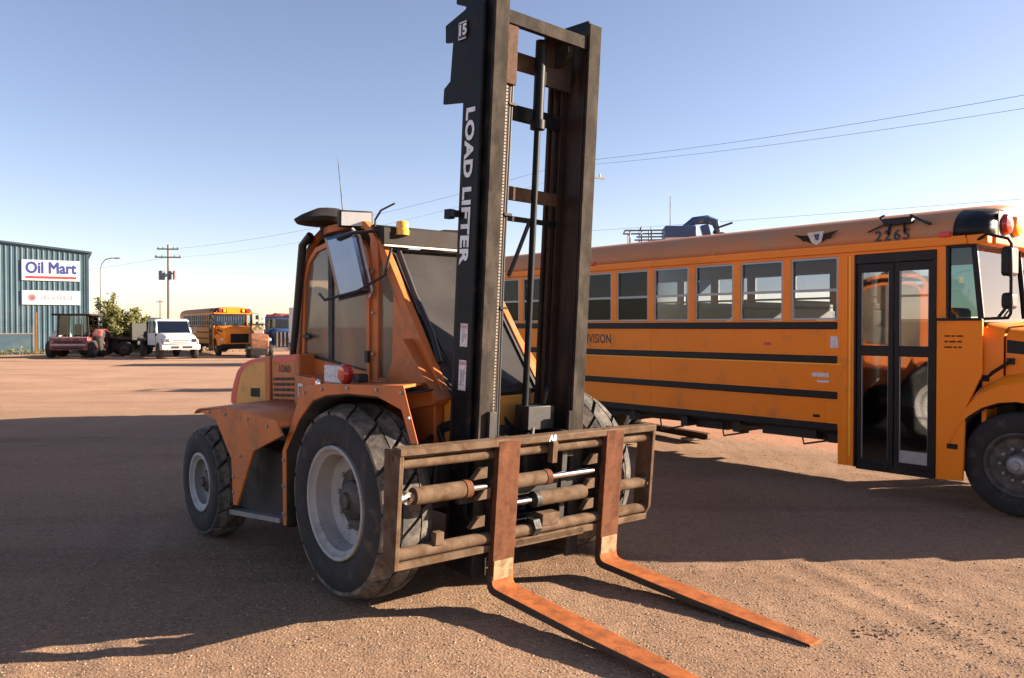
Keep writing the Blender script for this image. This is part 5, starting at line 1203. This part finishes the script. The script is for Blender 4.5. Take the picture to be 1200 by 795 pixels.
# ------------------------------------------------------------------ poles and cables
pole = empty('utility_pole', (px(198, 74), 74, 0), 0, 'wooden utility pole with crossarms and grey transformer', 'utility pole')
Zp = pz(287, 74)
MB().lathe([(.17, 0), (.13, Zp * .6), (.105, Zp), (0, Zp)], 12, axis='z').build('pole', 'wood', pole)
arms = []
for z, hw in ((pz(292.5, 74), .95), (pz(302, 74), 1.15)):
    ar = MB().box(-hw, hw, -.22, -.11, z - .06, z + .06).build('crossarm', 'wood', pole, Matrix.Rotation(R(8), 4, 'Z'))
    im = MB().lathe([(.02, 0), (.06, .02), (.045, .06), (.06, .09), (.03, .14), (0, .14)], 8, axis='z').mesh('insulator', 'grey_lift')
    for x in (-hw + .1, -hw * .45, hw * .5, hw - .1): put('insulator', im, ar, Matrix.Translation((x, -.165, z + .06)))
MB().lathe([(0, -.42), (.27, -.42), (.27, .36), (.22, .42), (0, .42)], 16, (-.58, -.10, pz(323, 74)), 'z').build('transformer', 'grey_lift', pole)
MB().box(-.36, .0, -.14, -.08, pz(325, 74), pz(321, 74)).build('bracket', 'steel', pole)
for x in (.22, .58): MB().lathe([(0, -.40), (.11, -.40), (.11, .36), (.06, .42), (0, .42)], 12, (x, -.14, pz(323, 74)), 'z').build('fuse_cutout', 'maroon' if x > .3 else 'grey_lift', pole)
MB().box(.0, .62, -.12, -.08, pz(322, 74), pz(320, 74)).build('bracket', 'steel', pole)
p2 = empty('utility_pole', (px(675, 46), 46, 0), R(30), 'second utility pole hidden behind the right mast rail', 'utility pole')
Z2 = pz(178, 46)
MB().lathe([(.15, 0), (.12, Z2 * .6), (.09, Z2), (0, Z2)], 12, axis='z').build('pole', 'wood', p2)
a2 = MB().box(-1.3, 1.9, -.2, -.1, pz(207, 46) - .05, pz(207, 46) + .05).build('crossarm', 'wood', p2)
im2 = MB().lathe([(.02, 0), (.07, .03), (.05, .08), (.07, .12), (.03, .2), (0, .2)], 8, axis='z').mesh('insulator', 'white')
for x in (-1.2, 1.55): put('insulator', im2, a2, Matrix.Translation((x, -.15, pz(207, 46) + .05)))
p3 = empty('distant_pole', (px(188, 190), 190, 0), 0, 'thin pole far off beside the wooden utility pole', 'utility pole')
MB().lathe([(.2, 0), (.14, pz(351, 190)), (0, pz(351, 190))], 8, axis='z').build('pole', 'wood', p3); MB().box(-.9, .9, -.2, -.1, pz(354, 190) - .08, pz(354, 190) + .08).build('crossarm', 'wood', p3)
sl = empty('street_lamp', (px(118.5, 82), 82, 0), 0, 'grey street lamp with curved arm above the shrub', 'street lamp')
zt = pz(303, 82)
MB().tube([(0, 0, 0), (0, 0, zt * .55), (0, 0, zt - 1.3), (.12, 0, zt - .6), (.5, 0, zt - .12), (1.0, 0, zt), (1.45, 0, zt + .02)], [.11, .09, .07, .06, .055, .05, .045], 8).build('post', 'steel', sl)
MB().box(1.4, 2.0, -.12, .12, zt - .05, zt + .07).build('lamp_head', 'grey_lift', sl, bevel=.04)
def cable(pa, pb, sag, r_, label):
    pts = [tuple(Vector(pa).lerp(Vector(pb), t) - Vector((0, 0, sag * 4 * t * (1 - t)))) for t in np.linspace(0, 1, 26)]
    tag(MB().tube(pts, r_, 5).build('power_cable', 'wire'), label, 'cable', 'overhead power cables')
at = lambda u, v, D: (px(u, D), D, pz(v, D))
cable(at(205, 292, 74), at(676, 189, 46), .75, .009, 'cable from wooden pole up to the mast, top one')
cable(at(206, 302, 74), at(676, 204, 46), .85, .006, 'thin cable from wooden pole to the mast, lower one')
cable(at(676, 190, 46), at(1420, 72, 24), .28, .009, 'upper power cable crossing sky above the bus')
cable(at(676, 195, 46), at(1420, 92, 24), .28, .008, 'second power cable just below the upper one')
cable(at(676, 272, 46), at(1420, 216, 30), .05, .007, 'faint low cable just over the bus roof')
cable(at(192, 303, 74), at(-300, 345, 120), 1.2, .010, 'cable running left from pole past the street lamp')
# low sheds and trees on the horizon
def shed(u0, u1, v, D, m_, label):
    o = empty('shed', (px((u0 + u1) / 2, D), D, 0), 0, label, 'shed'); hw = (px(u1, D) - px(u0, D)) / 2; h = pz(v, D)
    MB().box(-hw, hw, 0, 8, 0, h * .75).build('wall', m_, o); MB().prism([(-hw - .3, h * .75), (0, h), (hw + .3, h * .75)], 'y', -.3, 8.3).build('roof', 'grey_roof' if m_ != 'maroon' else 'maroon', o)
    return o
shed(308, 338, 367, 120, 'maroon', 'dark red shed far off above the blue truck')
shed(150, 176, 372, 140, 'white', 'pale shed far off behind the flatbed trailer')
tp = []
r4 = random.Random(21)
for i in range(9000):
    x = r4.uniform(-420, 420); y = 430 + r4.uniform(-14, 14); h = 3.2 + 2.6 * noise.noise((x * .03, 1, 0)) + 1.5 * noise.noise((x * .11, 4, 0))
    tp.append((x, y, r4.uniform(0, max(1.0, h))))
tag(leaves(tp, 1.5, 5, .3).build('treeline', leafm, weld=False, smooth=0), 'distant line of trees along the horizon', kind='stuff')
